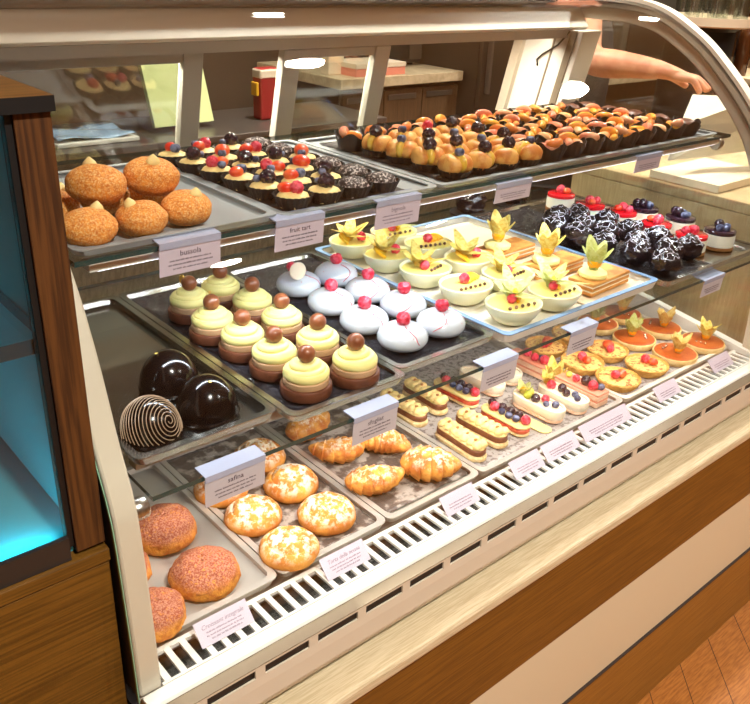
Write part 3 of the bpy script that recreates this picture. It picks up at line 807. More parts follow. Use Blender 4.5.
# piped eclairs
def mk_eclair(seed):
    o = thing('piped_eclair'); rnd = random.Random(seed)
    bar(.128, .040, .001, .013, .003, .0012, seed).build('sponge_base', 'sponge', o)
    bar(.124, .036, .0133, .0255, .002, .0006, seed).build('chocolate_layer', 'choc_layer', o)
    c = MB()
    c.loft([stadium(.120, .033, .0258), stadium(.121, .034, .028), stadium(.112, .026, .031)])
    for i in range(7):
        y = -.049 + i * .0163
        for sx in (-1, 1):
            c.ball((sx * .0062, y + rnd.uniform(-.002, .002), .0325), .0108, .0098, .0075 + rnd.uniform(0, .0015), 10, 14, lambda d: 1 + .14 * sin(5 * math.atan2(d.y, d.x) + 3 * d.z) * (1 - abs(d.z)) + .10 * max(0, d.z) ** 3)
    c.build('piped_cream', 'butter_cream', o)
    nn = MB()
    for i in range(4):
        nn.ball((rnd.uniform(-.006, .006), -.04 + i * .026, .0405), .0042, .003, .0025, 6, 8, lambda d: 1 + .3 * nz(d, 3, i))
    nn.build('nut_pieces', 'nut', o)
    return o
ec = [mk_eclair(2), mk_eclair(8)]
for k, x, y, l in [(0, .903, .897, 'at the back beside the flaky pastries'), (1, .914, .786, 'at the front beside the flaky pastries'),
                   (1, .972, .905, 'at the back next to the berry bars'), (0, .972, .792, 'at the front next to the berry bars')]:
    put(ec[k], (x + (.006 if x < .91 else 0), y + (.03 if y > .85 else 0), ZDi), 'chocolate layered eclair with piped yellow cream, ' + l, 'eclair', 'piped eclairs', .05 - .1 * k, .88)

# berry bars
def mk_berrybar(seed):
    o = thing('berry_bar')
    bar(.112, .036, .001, .007, .002).build('sponge_base', 'sponge', o)
    bar(.112, .036, .0073, .016, .002).build('red_layer', 'red_layer', o)
    bar(.114, .038, .0163, .0245, .003).build('custard_layer', 'butter_cream', o)
    raspberry(o, (.002, -.046, .033)); blueberry(o, (-.006, -.029, .031), .0075); blackberry(o, (.007, -.026, .033), .0085)
    blueberry(o, (-.007, -.012, .031), .0075); blackberry(o, (.006, -.006, .033), .0092); blueberry(o, (-.006, .006, .031), .007); blackberry(o, (.006, .014, .033), .0085)
    raspberry(o, (-.004, .026, .033), .0095); blackberry(o, (.006, .04, .032), .0085)
    return o
bbp = mk_berrybar(1)
put(bbp, (1.034, .790, ZDi), 'red layered bar topped with mixed berries at the front', 'berry bar', 'berry bars', .02, .93)
put(bbp, (1.036, .915, ZDi), 'red layered bar topped with mixed berries behind another', 'berry bar', 'berry bars', .05, .93)
cd = MB().loft([stadium(.085, .028, .0005), stadium(.085, .028, .002)]).build('cake_card', 'butter_cream')
tag(cd, 'empty gold cake card lying between berry bar and cream boats', 'cake card'); cd.location = (1.078, .765, ZDi); cd.rotation_euler = (0, 0, .05)

# cream boats
def mk_boat(kind):
    o = thing('cream_boat')
    bar(.112, .042, .001, .008, .002).build('sponge_base', 'pink_sponge', o)
    rings = [stadium(.112, .040, .0083), stadium(.117, .045, .014), stadium(.118, .046, .026), stadium(.116, .044, .0285), stadium(.108, .036, .0285), stadium(.106, .034, .0255)]
    MB().loft(rings).build('cream_shell', 'pale_cream', o)
    if kind == 0:
        physalis(o, (0, .038, .024), .008, 'husk_green', 5, .022, .5); 
        for dx, dy, r in ((-.008, .022, .0085), (.007, .028, .0085)):
            q = MB().ball((0, 0, 0), r, nu=12, nv=16).build('grape', 'grape', o); q.location = (dx, dy, .032)
        blackberry(o, (-.007, .004, .0335)); raspberry(o, (.006, -.01, .0335), .008); blueberry(o, (-.007, -.022, .0315)); blueberry(o, (.005, -.035, .0315), .0075)
    elif kind == 1:
        raspberry(o, (-.003, .03, .0335)); blackberry(o, (.004, .008, .0335)); blackberry(o, (-.006, -.010, .033), .008); blueberry(o, (.005, -.024, .0315), .0075); blueberry(o, (-.005, -.037, .0315), .007)
        physalis(o, (.002, .046, .0275), .007, 'husk_yellow', 5, .022, .5)
    return o
b0, b1, b2_ = mk_boat(0), mk_boat(1), mk_boat(2)
put(b0, (1.120, .784, ZDi), 'cream boat with green grapes and berries at the front', 'cream boat', 'cream boats', .03, .95)
put(b1, (1.184, .776, ZDi), 'cream boat with berries and yellow husk beside the pink slice', 'cream boat', 'cream boats', .0, .93)
put(b2_, (1.108, .915, ZDi), 'plain pale cream boat behind the grape topped one', 'cream boat', 'cream boats', .04, .9)
put(b2_, (1.172, .925, ZDi), 'plain pale cream boat farthest back under the shelf edge', 'cream boat', 'cream boats', -.03, .9)

def mk_pink(kind):
    o = thing('pink_slice')
    for z0, z1, m, nm in ((.001, .0115, 'pink_sponge', 'sponge_layer'), (.0117, .0155, 'pink_layer', 'cream_layer'), (.0157, .026, 'pink_sponge', 'sponge_layer'), (.0262, .031, 'pink_layer', 'glaze')):
        MB().box(-.020, .020, -.056, .056, z0, z1).build(nm, m, o, False, bevel=.0018)
    if kind == 0:
        raspberry(o, (-.004, -.03, .0405), .0105); blueberry(o, (.008, -.042, .0375), .008); blackberry(o, (.002, -.008, .041), .0105); raspberry(o, (-.004, .012, .0395), .008); 
        q = MB().ball((0, 0, 0), .007, nu=10, nv=14).build('grape', 'grape', o); q.location = (.0, .034, .038)
    else:
        raspberry(o, (0, -.035, .041), .0105); raspberry(o, (-.004, -.012, .04), .009); blueberry(o, (.007, -.022, .0385), .0075); raspberry(o, (.003, .014, .04))
    return o
p0, p1 = mk_pink(0), mk_pink(1)
put(p0, (1.238, .775, ZDi), 'pink layered slice with blackberry and raspberry at the front', 'slice', 'pink slices', .0, .92)
put(p1, (1.244, .905, ZDi), 'pink layered slice with raspberries behind the yellow husk', 'slice', 'pink slices', .03, .92)
ph = thing('physalis_fruit', 'yellow husked physalis standing between the pink slices', 'fruit', (1.236, .838, ZDi + .0))
physalis(ph, (0, 0, .0), .0105, 'husk_yellow', 6, .046, .28)

# custard tarts
def mk_custard(kind, seed):
    o = thing('custard_tart')
    n = 72
    prof = [(.0, .001), (.036, .001), (.044, .012), (.0472, .020), (.0455, .022), (.0428, .018), (.040, .0155)]
    MB().lathe(prof, n, fn=lambda a, r, z, i: (r * (1 + (.022 * cos(24 * a) if 1 <= i <= 4 else 0)), z), cap0=False, cap1=False).build('pastry_shell', 'tart_crust', o)
    MB().lathe([(.0405, .0150), (.0415, .0172), (.032, .0186), (.018, .0194), (.0, .0198)], 40, fn=lambda a, r, z, i: (r, z + .0011 * nz((r * 150 * cos(a), r * 150 * sin(a), 0), 1, seed)), cap0=False, cap1=False).build('filling', 'tart_fill', o)
    if kind == 0:
        strawberry(o, (.006, -.004, .028), .011, .3); raspberry(o, (-.008, .006, .0285), .0095)
    elif kind == 1:
        raspberry(o, (.004, -.004, .029), .0105); strawberry(o, (-.012, .004, .027), .010, 2.4)
    else:
        strawberry(o, (-.004, .0, .0285), .0125, 1.0); raspberry(o, (.013, .008, .028), .0085)
    return o
ct = [mk_custard(k, k + 4) for k in range(3)]
for k, x, y, l in [(0, 1.337, .757, 'at the front beside the pink slice'), (1, 1.440, .757, 'at the front beside the caramel tarts'), (2, 1.432, .848, 'in the second row with a large strawberry half'),
                   (1, 1.338, .845, 'in the second row beside the pink slices'), (0, 1.436, .945, 'in the back row under the glass shelf'), (2, 1.338, .94, 'in the back row behind the pink slices')]:
    put(ct[k], (x, y, ZDi), 'nut speckled custard tart with red berries ' + l, 'tart', 'custard tarts', k * 1.3 + x * 5, .945)

def mk_caramel(h, k):
    o = thing('caramel_tart')
    MB().lathe([(.0, .001), (.043, .001), (.047, .005), (.0485, .013), (.0475, .0165), (.045, .0165), (.0445, .0145), (.0, .0145)], 56, cap0=False, cap1=False).build('pastry_shell', 'pale_crust', o)
    MB().lathe([(.0444, .0147), (.0448, .0172), (.042, .0184), (.0, .0186)], 48, cap0=False, cap1=False).build('caramel_top', 'caramel', o)
    physalis(o, (-.004, .006, .0188), .0105, h, 7, .040, .42)
    for i, (dx, dy) in enumerate(((.02, -.012), (.026, -.004), (.016, -.02))):
        q = MB().ball((0, 0, 0), .0026, nu=8, nv=12).build('sugar_pearl', 'pearl', o); q.location = (dx, dy, .0212)
    return o
ca = [mk_caramel('husk', 0), mk_caramel('husk_yellow', 1), mk_caramel('husk_green', 2)]
for k, x, y, l in [(0, 1.545, .754, 'straw coloured husk, at the front beside the custard tarts'), (1, 1.650, .748, 'yellow husk, at the front by the white end sill'),
                   (2, 1.538, .851, 'green husk, second row beside the custard tarts'), (0, 1.643, .850, 'straw coloured husk, second row by the white end sill'), (1, 1.638, .952, 'yellow husk, at the back by the end sill'), (2, 1.540, .95, 'green husk, at the back under the shelf')]:
    put(ca[k], (x, y, ZDi), 'round caramel tart with ' + l, 'tart', 'caramel tarts', k * 1.7 + 3 * y, .98)

# ================================================================== middle shelf
def mk_dome(stripe):
    o = thing('chocolate_dome')
    prof = [(.0, .001), (.040, .001), (.0415, .004), (.0395, .007)]
    MB().lathe(prof + [(.0, .007)], 40, cap0=False, cap1=False).build('biscuit_base', 'dark_choc', o)
    R, H = .0395, .047
    pr = [(R * cos(pi / 2 * i / 16) if i < 16 else 0, .0072 + H * sin(pi / 2 * i / 16)) for i in range(17)]
    MB().lathe(pr, 48, cap0=True, cap1=False).build('dome_glaze', 'dark_choc', o)
    if stripe:
        ax = Vector((-.42, -.72, .55)).normalized(); u1 = ax.cross(Vector((0, 0, 1))).normalized(); u2 = ax.cross(u1)
        sm = MB(); pts = []
        for i in range(900):
            t = i / 899; a = 2 * pi * 15 * t; u = .06 + t * 1.75
            d = ax * cos(u) + (u1 * cos(a) + u2 * sin(a)) * sin(u)
            if d.z > .03: pts.append((R * 1.006 * d.x, R * 1.006 * d.y, .0072 + H * 1.004 * d.z))
            elif pts:
                if len(pts) > 2: sm.tube(pts, .0006, 5)
                pts = []
        if len(pts) > 2: sm.tube(pts, .0006, 5)
        sm.build('white_stripe', 'choc_white', o)
    else:
        MB().ball((-.012, .008, .0535), .003, .002, .001, 6, 8).build('gold_leaf', 'gold', o)
    return o
d0, d1 = mk_dome(0), mk_dome(1)
put(d0, (.430, .877, ZM + .0025), 'glossy dark chocolate dome at the back of the three', 'cake', 'chocolate domes', .3, .97)
put(d0, (.434, .788, ZM + .0025), 'glossy dark chocolate dome at the front beside the mousse cakes', 'cake', 'chocolate domes', 2.0, .97)
put(d1, (.3555, .783, ZM + .0025), 'dark chocolate dome ringed with thin pale spiral stripes', 'cake', 'chocolate domes', .9, .92)

def mk_mousse(gold):
    o = thing('mousse_cake')
    MB().lathe([(.0, .001), (.0345, .001), (.0355, .003), (.0355, .0145), (.0345, .016), (.0, .016)], 44, cap0=False, cap1=False).build('chocolate_base', 'milk_mousse', o)
    MB().lathe([(.0, .0162), (.0305, .0162), (.0312, .018), (.0312, .0245), (.030, .0255), (.0, .0255)], 44, cap0=False, cap1=False).build('mousse_layer', 'light_mousse', o)
    c = MB().lathe([(.0, .0257), (.0295, .0257), (.0315, .0285), (.0315, .0345), (.029, .0380), (.0225, .0385), (.0215, .0395), (.0208, .0435), (.018, .0462), (.010, .0472), (.0, .0475)], 40, cap0=False, cap1=False)
    pts = [((.0275 - .0165 * t) * cos(13.5 * t + .6), (.0275 - .0165 * t) * sin(13.5 * t + .6), .0335 + .0130 * t) for t in [i / 100 for i in range(101)]]
    c.tube(pts, lambda t: .0054 * (.2 + .8 * min(1, t * 5)) * (.5 + .5 * min(1, (1 - t) * 5)), 12)
    c.build('vanilla_swirl', 'vanilla', o)
    MB().ball((0, 0, .0580), .0125, nu=16, nv=24).build('praline_ball', 'praline', o)
    if gold: MB().ball((-.009, -.005, .064), .006, .0015, .008, 8, 10, lambda d: 1 + .25 * nz(d, 3, 2)).build('gold_leaf', 'gold', o)
    return o
m0, m1 = mk_mousse(0), mk_mousse(1)
cA = [(.559, .752), (.559, .824), (.555, .896), (.549, .968), (.560, 1.052)]; cB = [(.633, .743), (.632, .824), (.634, .914), (.635, .994), (.625, 1.070)]
for ci, (colm, nm) in enumerate(((cA, 'beside the dark chocolate domes'), (cB, 'beside the white glazed domes'))):
    for i, (x, y) in enumerate(colm):
        gold = ci == 0 and i in (3, 4)
        put(m1 if gold else m0, (x, y, ZMi + .001), 'mousse cake with %s, %s, %s' % ('gold leafed praline ball' if gold else 'praline ball', nth(i, 5), nm), 'cake', 'layered mousse cakes', i * 1.3 + ci, .96)

def mk_white(kind):
    o = thing('white_dome')
    pr = [(.0, .001), (.028, .001), (.0350, .0055), (.0383, .0125), (.0378, .0190), (.0340, .0258), (.027, .0308), (.0178, .0338), (.0085, .0352), (.0, .0354)]
    MB().lathe(pr, 48, cap0=False, cap1=False).build('glaze', 'white_glaze', o)
    def surf(t):
        for (r0, z0), (r1, z1) in zip(pr[3:-1], pr[4:]):
            if z0 <= t <= z1: return r0 + (r1 - r0) * (t - z0) / (z1 - z0)
        return .0
    s = MB(); rnd = random.Random(kind)
    pts = []
    for i in range(24):
        t = i / 23; z = .0350 - .020 * t; a = -1.75 + (.55 if kind != 1 else -.5) * t + .1 * sin(5 * t)
        pts.append((surf(z) * cos(a), surf(z) * sin(a), z + .0003))
    s.tube(pts, .0006, 5)
    for i in range(9):
        z = rnd.uniform(.022, .034); a = rnd.uniform(0, 6.28); s.ball((surf(z) * cos(a), surf(z) * sin(a), z), .0008, nu=5, nv=6)
    s.build('sauce_streaks', 'sauce', o)
    if kind == 2:
        q = MB().ball((0, 0, 0), .025, .0135, .002, 10, 24).build('chocolate_leaf', 'box_cream', o); q.location = (-.010, -.004, .0425); q.rotation_euler = (.25, -.25, .3)
        raspberry(o, (.004, .016, .0425), .008)
    else:
        raspberry(o, (0, 0, .0440), .0105, tilt=((.5, .3) if kind == 0 else (pi - .5, .2)))
    return o
w = [mk_white(k) for k in range(3)]
wA = [(.757, .783), (.750, .862), (.753, .948), (.756, 1.040)]; wB = [(.838, .785), (.840, .872), (.833, .952), (.836, 1.040)]
for ci, (colm, nm) in enumerate(((wA, 'beside the mousse cakes'), (wB, 'beside the white fruit bowls'))):
    for i, (x, y) in enumerate(colm):
        k = 2 if (ci == 0 and i == 3) else (1 if ci == 1 or i == 9 else 0)
        lab = 'white glazed dome with pale chocolate leaf at the back beside the mousse cakes' if k == 2 else 'white glazed dome with %s, %s, %s' % ('hollow raspberry' if k == 1 else 'raspberry', nth(i, 4), nm)
        put(w[k], (x, y, ZMi + .001), lab, 'cake', 'white glazed domes', .25 * i - .3, .99)

def mk_bowl(kind):
    o = thing('fruit_bowl')
    pr = [(.0, .001), (.019, .001), (.030, .006), (.041, .017), (.0475, .030), (.0482, .036), (.0465, .0372), (.0445, .0345), (.043, .0315)]
    MB().lathe(pr, 52, fn=lambda a, r, z, i: (r * (1 + .05 * cos(2 * a)), z), cap0=False, cap1=False).build('white_shell', 'white_choc', o)
    MB().lathe([(.0433, .0312), (.0435, .033), (.03, .0342), (.0, .0348)], 44, fn=lambda a, r, z, i: (r * (1 + .05 * cos(2 * a)), z), cap0=False, cap1=False).build('cream_filling', 'lemon_cream', o)
    def wedge(c, R, rz, tilt=.5):
        R *= 1.3
        b = MB(); rings = []
        for i in range(13):
            a = pi * i / 12
            rings.append([(R * cos(a), R * sin(a), -.0025), (R * cos(a), R * sin(a), .0025), (.12 * R * cos(a), .12 * R * sin(a), .0032), (.12 * R * cos(a), .12 * R * sin(a), -.0032)])
        q = b.loft(rings).build('orange_wedge', 'orange_slice', o); q.location = c; q.rotation_euler = (tilt, 0, rz)
    def pearls(p0, p1, n):
        for i in range(n):
            t = i / (n - 1); q = MB().ball((0, 0, 0), .0031, nu=8, nv=12).build('chocolate_pearl', 'choc_pearl', o)
            q.location = (p0[0] + (p1[0] - p0[0]) * t, p0[1] + (p1[1] - p0[1]) * t, .0375)
    if kind == 0:
        wedge((.016, .008, .036), .016, .4); raspberry(o, (-.008, -.006, .0435), .009); pearls((-.004, -.022), (.026, -.012), 4)
        physalis(o, (-.006, .014, .0345), .010, 'husk_yellow', 6, .027, 1.7, .9, False)
    elif kind == 1:
        wedge((.022, .0, .037), .014, .2); raspberry(o, (.002, .006, .0435), .0095); pearls((-.032, -.018), (.022, -.024), 6)
    elif kind == 2:
        physalis(o, (.008, .012, .0345), .011, 'husk_green', 7, .032, 1.9, .9, False); wedge((.018, .002, .037), .015, .6, .9); raspberry(o, (-.004, .002, .043), .008); pearls((-.03, -.018), (.022, -.026), 5)
    elif kind == 3:
        physalis(o, (-.006, .008, .0345), .011, 'husk_yellow', 7, .029, 1.8, .9, False); wedge((-.012, -.002, .037), .018, .9); raspberry(o, (.012, -.008, .0435), .0095); pearls((.0, .012), (.016, .018), 3)
    return o
bw_ = [mk_bowl(k) for k in range(4)]
KN = ['with raspberry and orange wedge', 'with chocolate pearls', 'with spread green husk', 'with spread yellow husk']
bA = [(.970, .754, 2), (.967, .856, 1), (.966, .952, 0), (.962, 1.047, 3), (.958, 1.140, 3)]; bB = [(1.072, .752, 2), (1.070, .852, 0), (1.072, .948, 3), (1.066, 1.048, 1), (1.060, 1.140, 2)]
for ci, (colm, nm) in enumerate(((bA, 'white domes'), (bB, 'cream slices'))):
    for i, (x, y, k) in enumerate(colm):
        put(bw_[k], (x, y, ZM + .0025), 'white bowl dessert %s, %s, by the %s' % (KN[k], nth(i, 5), nm), 'dessert', 'white fruit bowls', .2 * sin(i * 3 + ci), .955)

def mk_mille(h):
    o = thing('cream_slice')
    for i in range(3):
        z = .001 + i * .0085
        MB().box(-.036, .086, -.026, .026, z, z + .0058).build('pastry_sheet', 'puff_pastry', o, False, bevel=.0012)
        if i < 2: MB().box(-.035, .085, -.025, .025, z + .006, z + .0083).build('cream_layer', 'pale_cream', o, False)
    MB().lathe([(.0, .0243), (.023, .0243), (.0255, .028), (.0245, .033), (.018, .037), (.0, .0385)], 36, fn=lambda a, r, z, i: (r * (1 + .03 * cos(9 * a)), z), cap0=False, cap1=False).build('cream_dollop', 'vanilla', o)
    physalis(o, (0, 0, .0375), .0125, h, 6, .047, .34)
    return o
mi = [mk_mille('husk_green'), mk_mille('husk_yellow'), mk_mille('husk_yellow')]
put(mi[0], (1.192, .762, ZMi - .001), 'pastry slice with closed green husk at the front of the platter', 'slice', 'cream topped pastry slices', .06)
put(mi[1], (1.180, .856, ZMi - .001), 'pastry slice with yellow husk in the middle of three', 'slice', 'cream topped pastry slices', .04)
put(mi[2], (1.168, .964, ZMi - .001), 'pastry slice with wide open yellow husk at the back of three', 'slice', 'cream topped pastry slices', .02)

def mk_prof(seed):
    o = thing('drizzled_profiterole')
    b = MB().ball((0, 0, .026), .0255, .030, .0245, 18, 26, lambda d: 1 + .2 * nz(d, 2.2, seed) + .12 * nz(d, 6, seed))
    b.v = [(x, y, max(z, .001)) for x, y, z in b.v]
    b.build('chocolate_glaze', 'black_glaze', o)
    s = MB(); 
    for k in range(5):
        pts = []
        for i in range(12):
            u = -1.05 + 2.1 * i / 11; q = -.8 + .4 * k + .17 * sin(i * 1.7 + k * 2.3)
            d = Vector((sin(u), sin(q) * cos(u), cos(u) * cos(q))).normalized()
            kf = 1 + .2 * nz(d, 2.2, seed) + .12 * nz(d, 6, seed)
            pts.append((.0255 * d.x * kf * 1.01, .030 * d.y * kf * 1.01, .026 + .0245 * d.z * kf * 1.015))
        s.tube(pts, .0005, 5)
    s.build('icing_drizzle', 'icing', o)
    return o
pf = [mk_prof(s) for s in (1, 4, 9)]
pos = []
for ci, x in enumerate((1.364, 1.424, 1.484)):
    for i in range(5):
        pos.append((ci, i, x + .006 * sin(i * 2 + ci), .745 + i * .066 + (.012 if ci == 1 else -.022 if ci == 0 else .0), 0))
for ci, i, x, y, z in pos:
    nm = ('beside the cream slices', 'in the middle row', 'beside the small cheesecakes')[ci]
    put(pf[(ci + i) % 3], (x, y, ZMi + z), 'dark profiterole with white drizzle, %s, %s' % (nth(i, 5), nm), 'profiterole', 'drizzled profiteroles', i * .9 + ci, .98 + .05 * ((i + ci) % 2))
def mk_lump(seed):
    o = thing('dark_profiterole')
    b = MB().ball((0, 0, .026), .034, .034, .030, 20, 28, lambda d: 1 + .2 * nz(d, 2.2, seed) + .16 * nz(d, 5, seed))
    b.v = [(x, y, max(z, .001)) for x, y, z in b.v]; b.build('chocolate_glaze', 'black_glaze', o)
    MB().lathe([(.0, -.0035), (.045, -.0035), (.045, .0008), (.0, .0008)], 32, cap0=False, cap1=False).build('slate_disc', 'black', o)
    return o
lp = mk_lump(3)
put(lp, (1.372, 1.225, ZM + .0037), 'dark lumpy chocolate cake in the shadow under the top shelf, nearer the white bowls', 'cake', 'dark lumpy cakes', 0)
put(lp, (1.520, 1.225, ZM + .0037), 'dark lumpy chocolate cake in the shadow under the top shelf, nearer the cheesecakes', 'cake', 'dark lumpy cakes', 1.3)

def mk_cheese(kind):
    o = thing('mini_cheesecake')
    MB().lathe([(.0, .001), (.034, .001), (.0345, .003), (.0345, .0075), (.0, .008)], 40, cap0=False, cap1=False).build('biscuit_base', 'biscuit', o)
    MB().lathe([(.0, .0082), (.0335, .0082), (.0338, .010), (.0338, .034), (.0, .0345)], 40, cap0=False, cap1=False).build('cheese_layer', 'cheese', o)
    MB().lathe([(.0, .0347), (.0338, .0347), (.0342, .037), (.0335, .0415), (.031, .0428), (.0, .0428)], 40, cap0=False, cap1=False).build('jelly_top', 'red_jelly' if kind == 0 else 'dark_jelly', o)
    if kind == 0:
        raspberry(o, (.0, -.004, .0515), .0105, tilt=(.5, .4)); raspberry(o, (-.014, .008, .050), .009); strawberry(o, (.012, .008, .050), .009, .8)
    else:
        blackberry(o, (.002, .006, .0525), .0105); blueberry(o, (-.012, -.004, .0485), .0085); blueberry(o, (.012, -.008, .0485), .008); blueberry(o, (-.002, -.014, .048), .0075)
        if kind == 2:
            blackberry(o, (.014, .01, .051), .0105)
    return o
chs = [mk_cheese(0), mk_cheese(1), mk_cheese(2)]
for i, (x, y) in enumerate([(1.548, .776), (1.552, .860), (1.568, .955), (1.556, 1.030), (1.574, 1.125)]):
    put(chs[0], (x, y, ZM + .0025), 'white cheesecake with glossy red top and berries, ' + nth(i, 5), 'cheesecake', 'red topped cheesecakes', i * 1.1, .95)
for i, (x, y, k) in enumerate([(1.630, .758, 1), (1.645, .858, 2), (1.640, .946, 2)]):
    put(chs[k], (x, y, ZM + .0025), 'white cheesecake with dark berry top, ' + nth(i, 3), 'cheesecake', 'dark topped cheesecakes', i * .8, .95)

# ================================================================== top shelf
def mk_donut(seed, sq=0):
    o = thing('sugared_doughnut')
    def fn(d): return 1 + .06 * nz(d, 1.6, seed) + .012 * nz(d, 12, seed) - .03 * math.exp(-(d.z / .14) ** 2)
    b = MB().ball((0, 0, .0235), .036, .036, .0245, 24, 36, fn); b.v = [(x, y, max(z, .0008)) for x, y, z in b.v]
    b.build('dough', 'sugar_dough', o)
    c = MB().lathe([(.008, .043), (.0088, .0475), (.0072, .0510), (.004, .0540), (.0012, .0565), (.0, .0568)], 18, cap0=True, cap1=False); q = c.build('cream_tip', 'butter_cream', o); q.location = (.005, -.003, -.0015); q.rotation_euler = (.12, .15, 0)
    return o
dn = [mk_donut(2), mk_donut(7)]
DZ = ZT + .0025
for k, x, y, z, sc, rx, l in [(0, .337, .852, 0, .86, 0, 'at the front nearest the wood cabinet'), (1, .400, .853, 0, .82, 0, 'in the middle of the front row'), (0, .462, .862, 0, .86, 0, 'at the front end nearest the berry tartlets'),
    (1, .337, .952, 0, .84, 0, 'at the back against the wood cabinet'), (0, .401, .955, 0, .84, 0, 'in the middle of the back row'), (1, .464, .955, 0, .82, 0, 'at the back nearest the berry tartlets'),
    (0, .370, .903, .0285, .96, .10, 'on top of the pile, nearer the wood cabinet'), (1, .440, .908, .0285, .94, -.1, 'on top of the pile, nearer the berry tartlets')]:
    o = put(dn[k], (x, y, DZ + z), 'golden sugared doughnut ' + l, 'doughnut', 'sugared doughnuts', x * 40, sc); o.rotation_euler = (rx, 0, x * 40)

def cupmesh(o, r0, r1, h, n=24, amp=.05, name='paper_cup', flaps=0):
    N = n * 4
    def fn(a, r, z, i):
        k = 1 + amp * cos(n * a) * (z / h if h else 0)
        return r * k, z * (1 + flaps * (.5 + .5 * cos(4 * a)) if i in (2, 3) else 1)
    MB().lathe([(.0, .0004), (r0, .0004), (r1, h), (r1 - .0008, h), (r0 - .0006, .0014), (.0, .0014)], N, fn=fn, cap0=False, cap1=False).build(name, 'paper_black', o)
def mk_tartlet(kind):
    o = thing('berry_tartlet')
    cupmesh(o, .0205, .0280, .0185, 20)
    if kind < 4:
        MB().lathe([(.0, .0016), (.0205, .0016), (.0235, .014), (.0205, .0185), (.012, .0215), (.0, .0225)], 30, fn=lambda a, r, z, i: (r * (1 + .04 * sin(6 * a + i)), z), cap0=False, cap1=False).build('cream_filling', 'butter_cream', o)
    if kind == 0: raspberry(o, (.002, -.006, .0285), .0095); strawberry(o, (-.008, .009, .026), .010, 2.2); blueberry(o, (.011, .008, .026), .0065)
    if kind == 1: blackberry(o, (.0, -.003, .0295), .0115); blueberry(o, (.009, .010, .026), .006)
    if kind == 2: blueberry(o, (-.003, -.006, .0275), .0085); strawberry(o, (.008, .006, .026), .010, .6)
    if kind == 3: strawberry(o, (.0, .004, .0275), .0125, 1.0); blueberry(o, (-.008, -.008, .026), .007); 
    if kind == 4:
        MB().lathe([(.0, .0016), (.0205, .0016), (.024, .014), (.020, .0225), (.012, .0265), (.0, .028)], 32, fn=lambda a, r, z, i: (r * (1 + .05 * sin(7 * a + i * 2)), z + .0006 * sin(9 * a)), cap0=False, cap1=False).build('sprinkled_chocolate', 'sprinkle_base', o)
    return o
tl = [mk_tartlet(k) for k in range(5)]
TN = ['raspberry', 'blackberry', 'blueberry', 'strawberry', 'chocolate sprinkle']
grid = [[0, 1, 4, 4], [1, 2, 1, 4], [2, 0, 3, 4], [0, 1, 1, 3], [1, 3, 0, 4], [2, 0, 1, 4]]
CN = ['nearest the doughnuts', 'second from the doughnuts', 'third from the doughnuts', 'farthest from the doughnuts']
for j, row in enumerate(grid):
    for i, k in enumerate(row):
        put(tl[k], (.609 + .0505 * i - .004 * j, .850 + .0565 * j, ZT + .0045), '%s tartlet in dark cup, %s, column %s' % (TN[k], nth(j, 6), CN[i]), 'tartlet', 'berry tartlets', .7 * (i + 2 * j), .94)

def mk_puff(kind):
    o = thing('filled_puff')
    cupmesh(o, .0205, .0272, .012, 20)
    for s, nm in ((-1, 'choux_half'), (1, 'choux_half')):
        MB().ball((s * .0125, .0, .0195), .0150, .0225, .0165, 14, 20, lambda d: 1 + .08 * nz(d, 2.2, s * 3 + kind)).build(nm, 'choux', o)
    MB().ball((0, -.003, .0225), .0085, .0215, .0155, 12, 16, lambda d: 1 + .06 * sin(7 * d.y)).build('cream_filling', 'custard', o)
    if kind == 0: blackberry(o, (.0, -.006, .0415), .011)
    if kind == 1: blueberry(o, (.0, -.007, .0395), .008); 
    if kind == 2: raspberry(o, (.0, -.005, .041), .0095)
    return o
pu = [mk_puff(k) for k in range(3)]
pg = [[1, 0, 0, 1], [0, 0, 1, 0], [1, 0, 1, 0], [0, 1, 2, 0]]
PN = ['blackberry', 'blueberry', 'raspberry']
PCN = ['nearest the berry tartlets', 'second from the berry tartlets', 'third from the berry tartlets', 'beside the peach cups']
for j, row in enumerate(pg):
    for i, k in enumerate(row):
        put(pu[k], (.912 + .0555 * i - .002 * j, .852 + .0575 * j, ZT + .0045), '%s topped cream puff, %s, column %s' % (PN[k], nth(j, 4), PCN[i]), 'cream puff', 'cream puffs', .5 * (i - j), .97)

def mk_peach(kind):
    o = thing('fruit_cup')
    cupmesh(o, .021, .0285, .021, 16, .04, flaps=.5)
    MB().lathe([(.0, .0016), (.021, .0016), (.0235, .014), (.0, .016)], 24, cap0=False, cap1=False).build('filling', 'custard' if kind != 3 else 'dark_choc', o)
    if kind == 3:
        MB().ball((0, 0, .020), .022, .022, .012, 12, 20, lambda d: 1 + .12 * nz(d, 3, 1)).build('chocolate_top', 'milk_mousse', o)
        return o
    ms = [('peach', 'peach', 'peach_pink'), ('peach_pink', 'peach_pink', 'peach'), ('peach', 'peach_pale', 'peach')][kind]
    for q, (dx, dy, rz, dz) in enumerate(((-.009, .0, .3, 0), (.009, .002, -.3, .001), (.0, -.009, 1.5, .007))):
        rings = []
        for i in range(11):
            t = i / 10; a = -1.2 + 2.4 * t; r = .0085 * sin(pi * (t * .9 + .05)) ** .7
            rings.append([(.004 - .009 * cos(a) + r * cos(b) * .9, .019 * sin(a), r * sin(b)) for b in [2 * pi * j / 10 for j in range(10)]])
        pcs = MB().loft(rings).build('peach_slice', ms[q], o); pcs.location = (dx, dy, .022 + dz); pcs.rotation_euler = (0, .25 * (q - 1), rz)
    return o
pe = [mk_peach(k) for k in range(4)]
EN = ['orange peach', 'pink peach', 'pale peach', 'chocolate']
rows = 5; cols = 9
seq = random.Random(5)
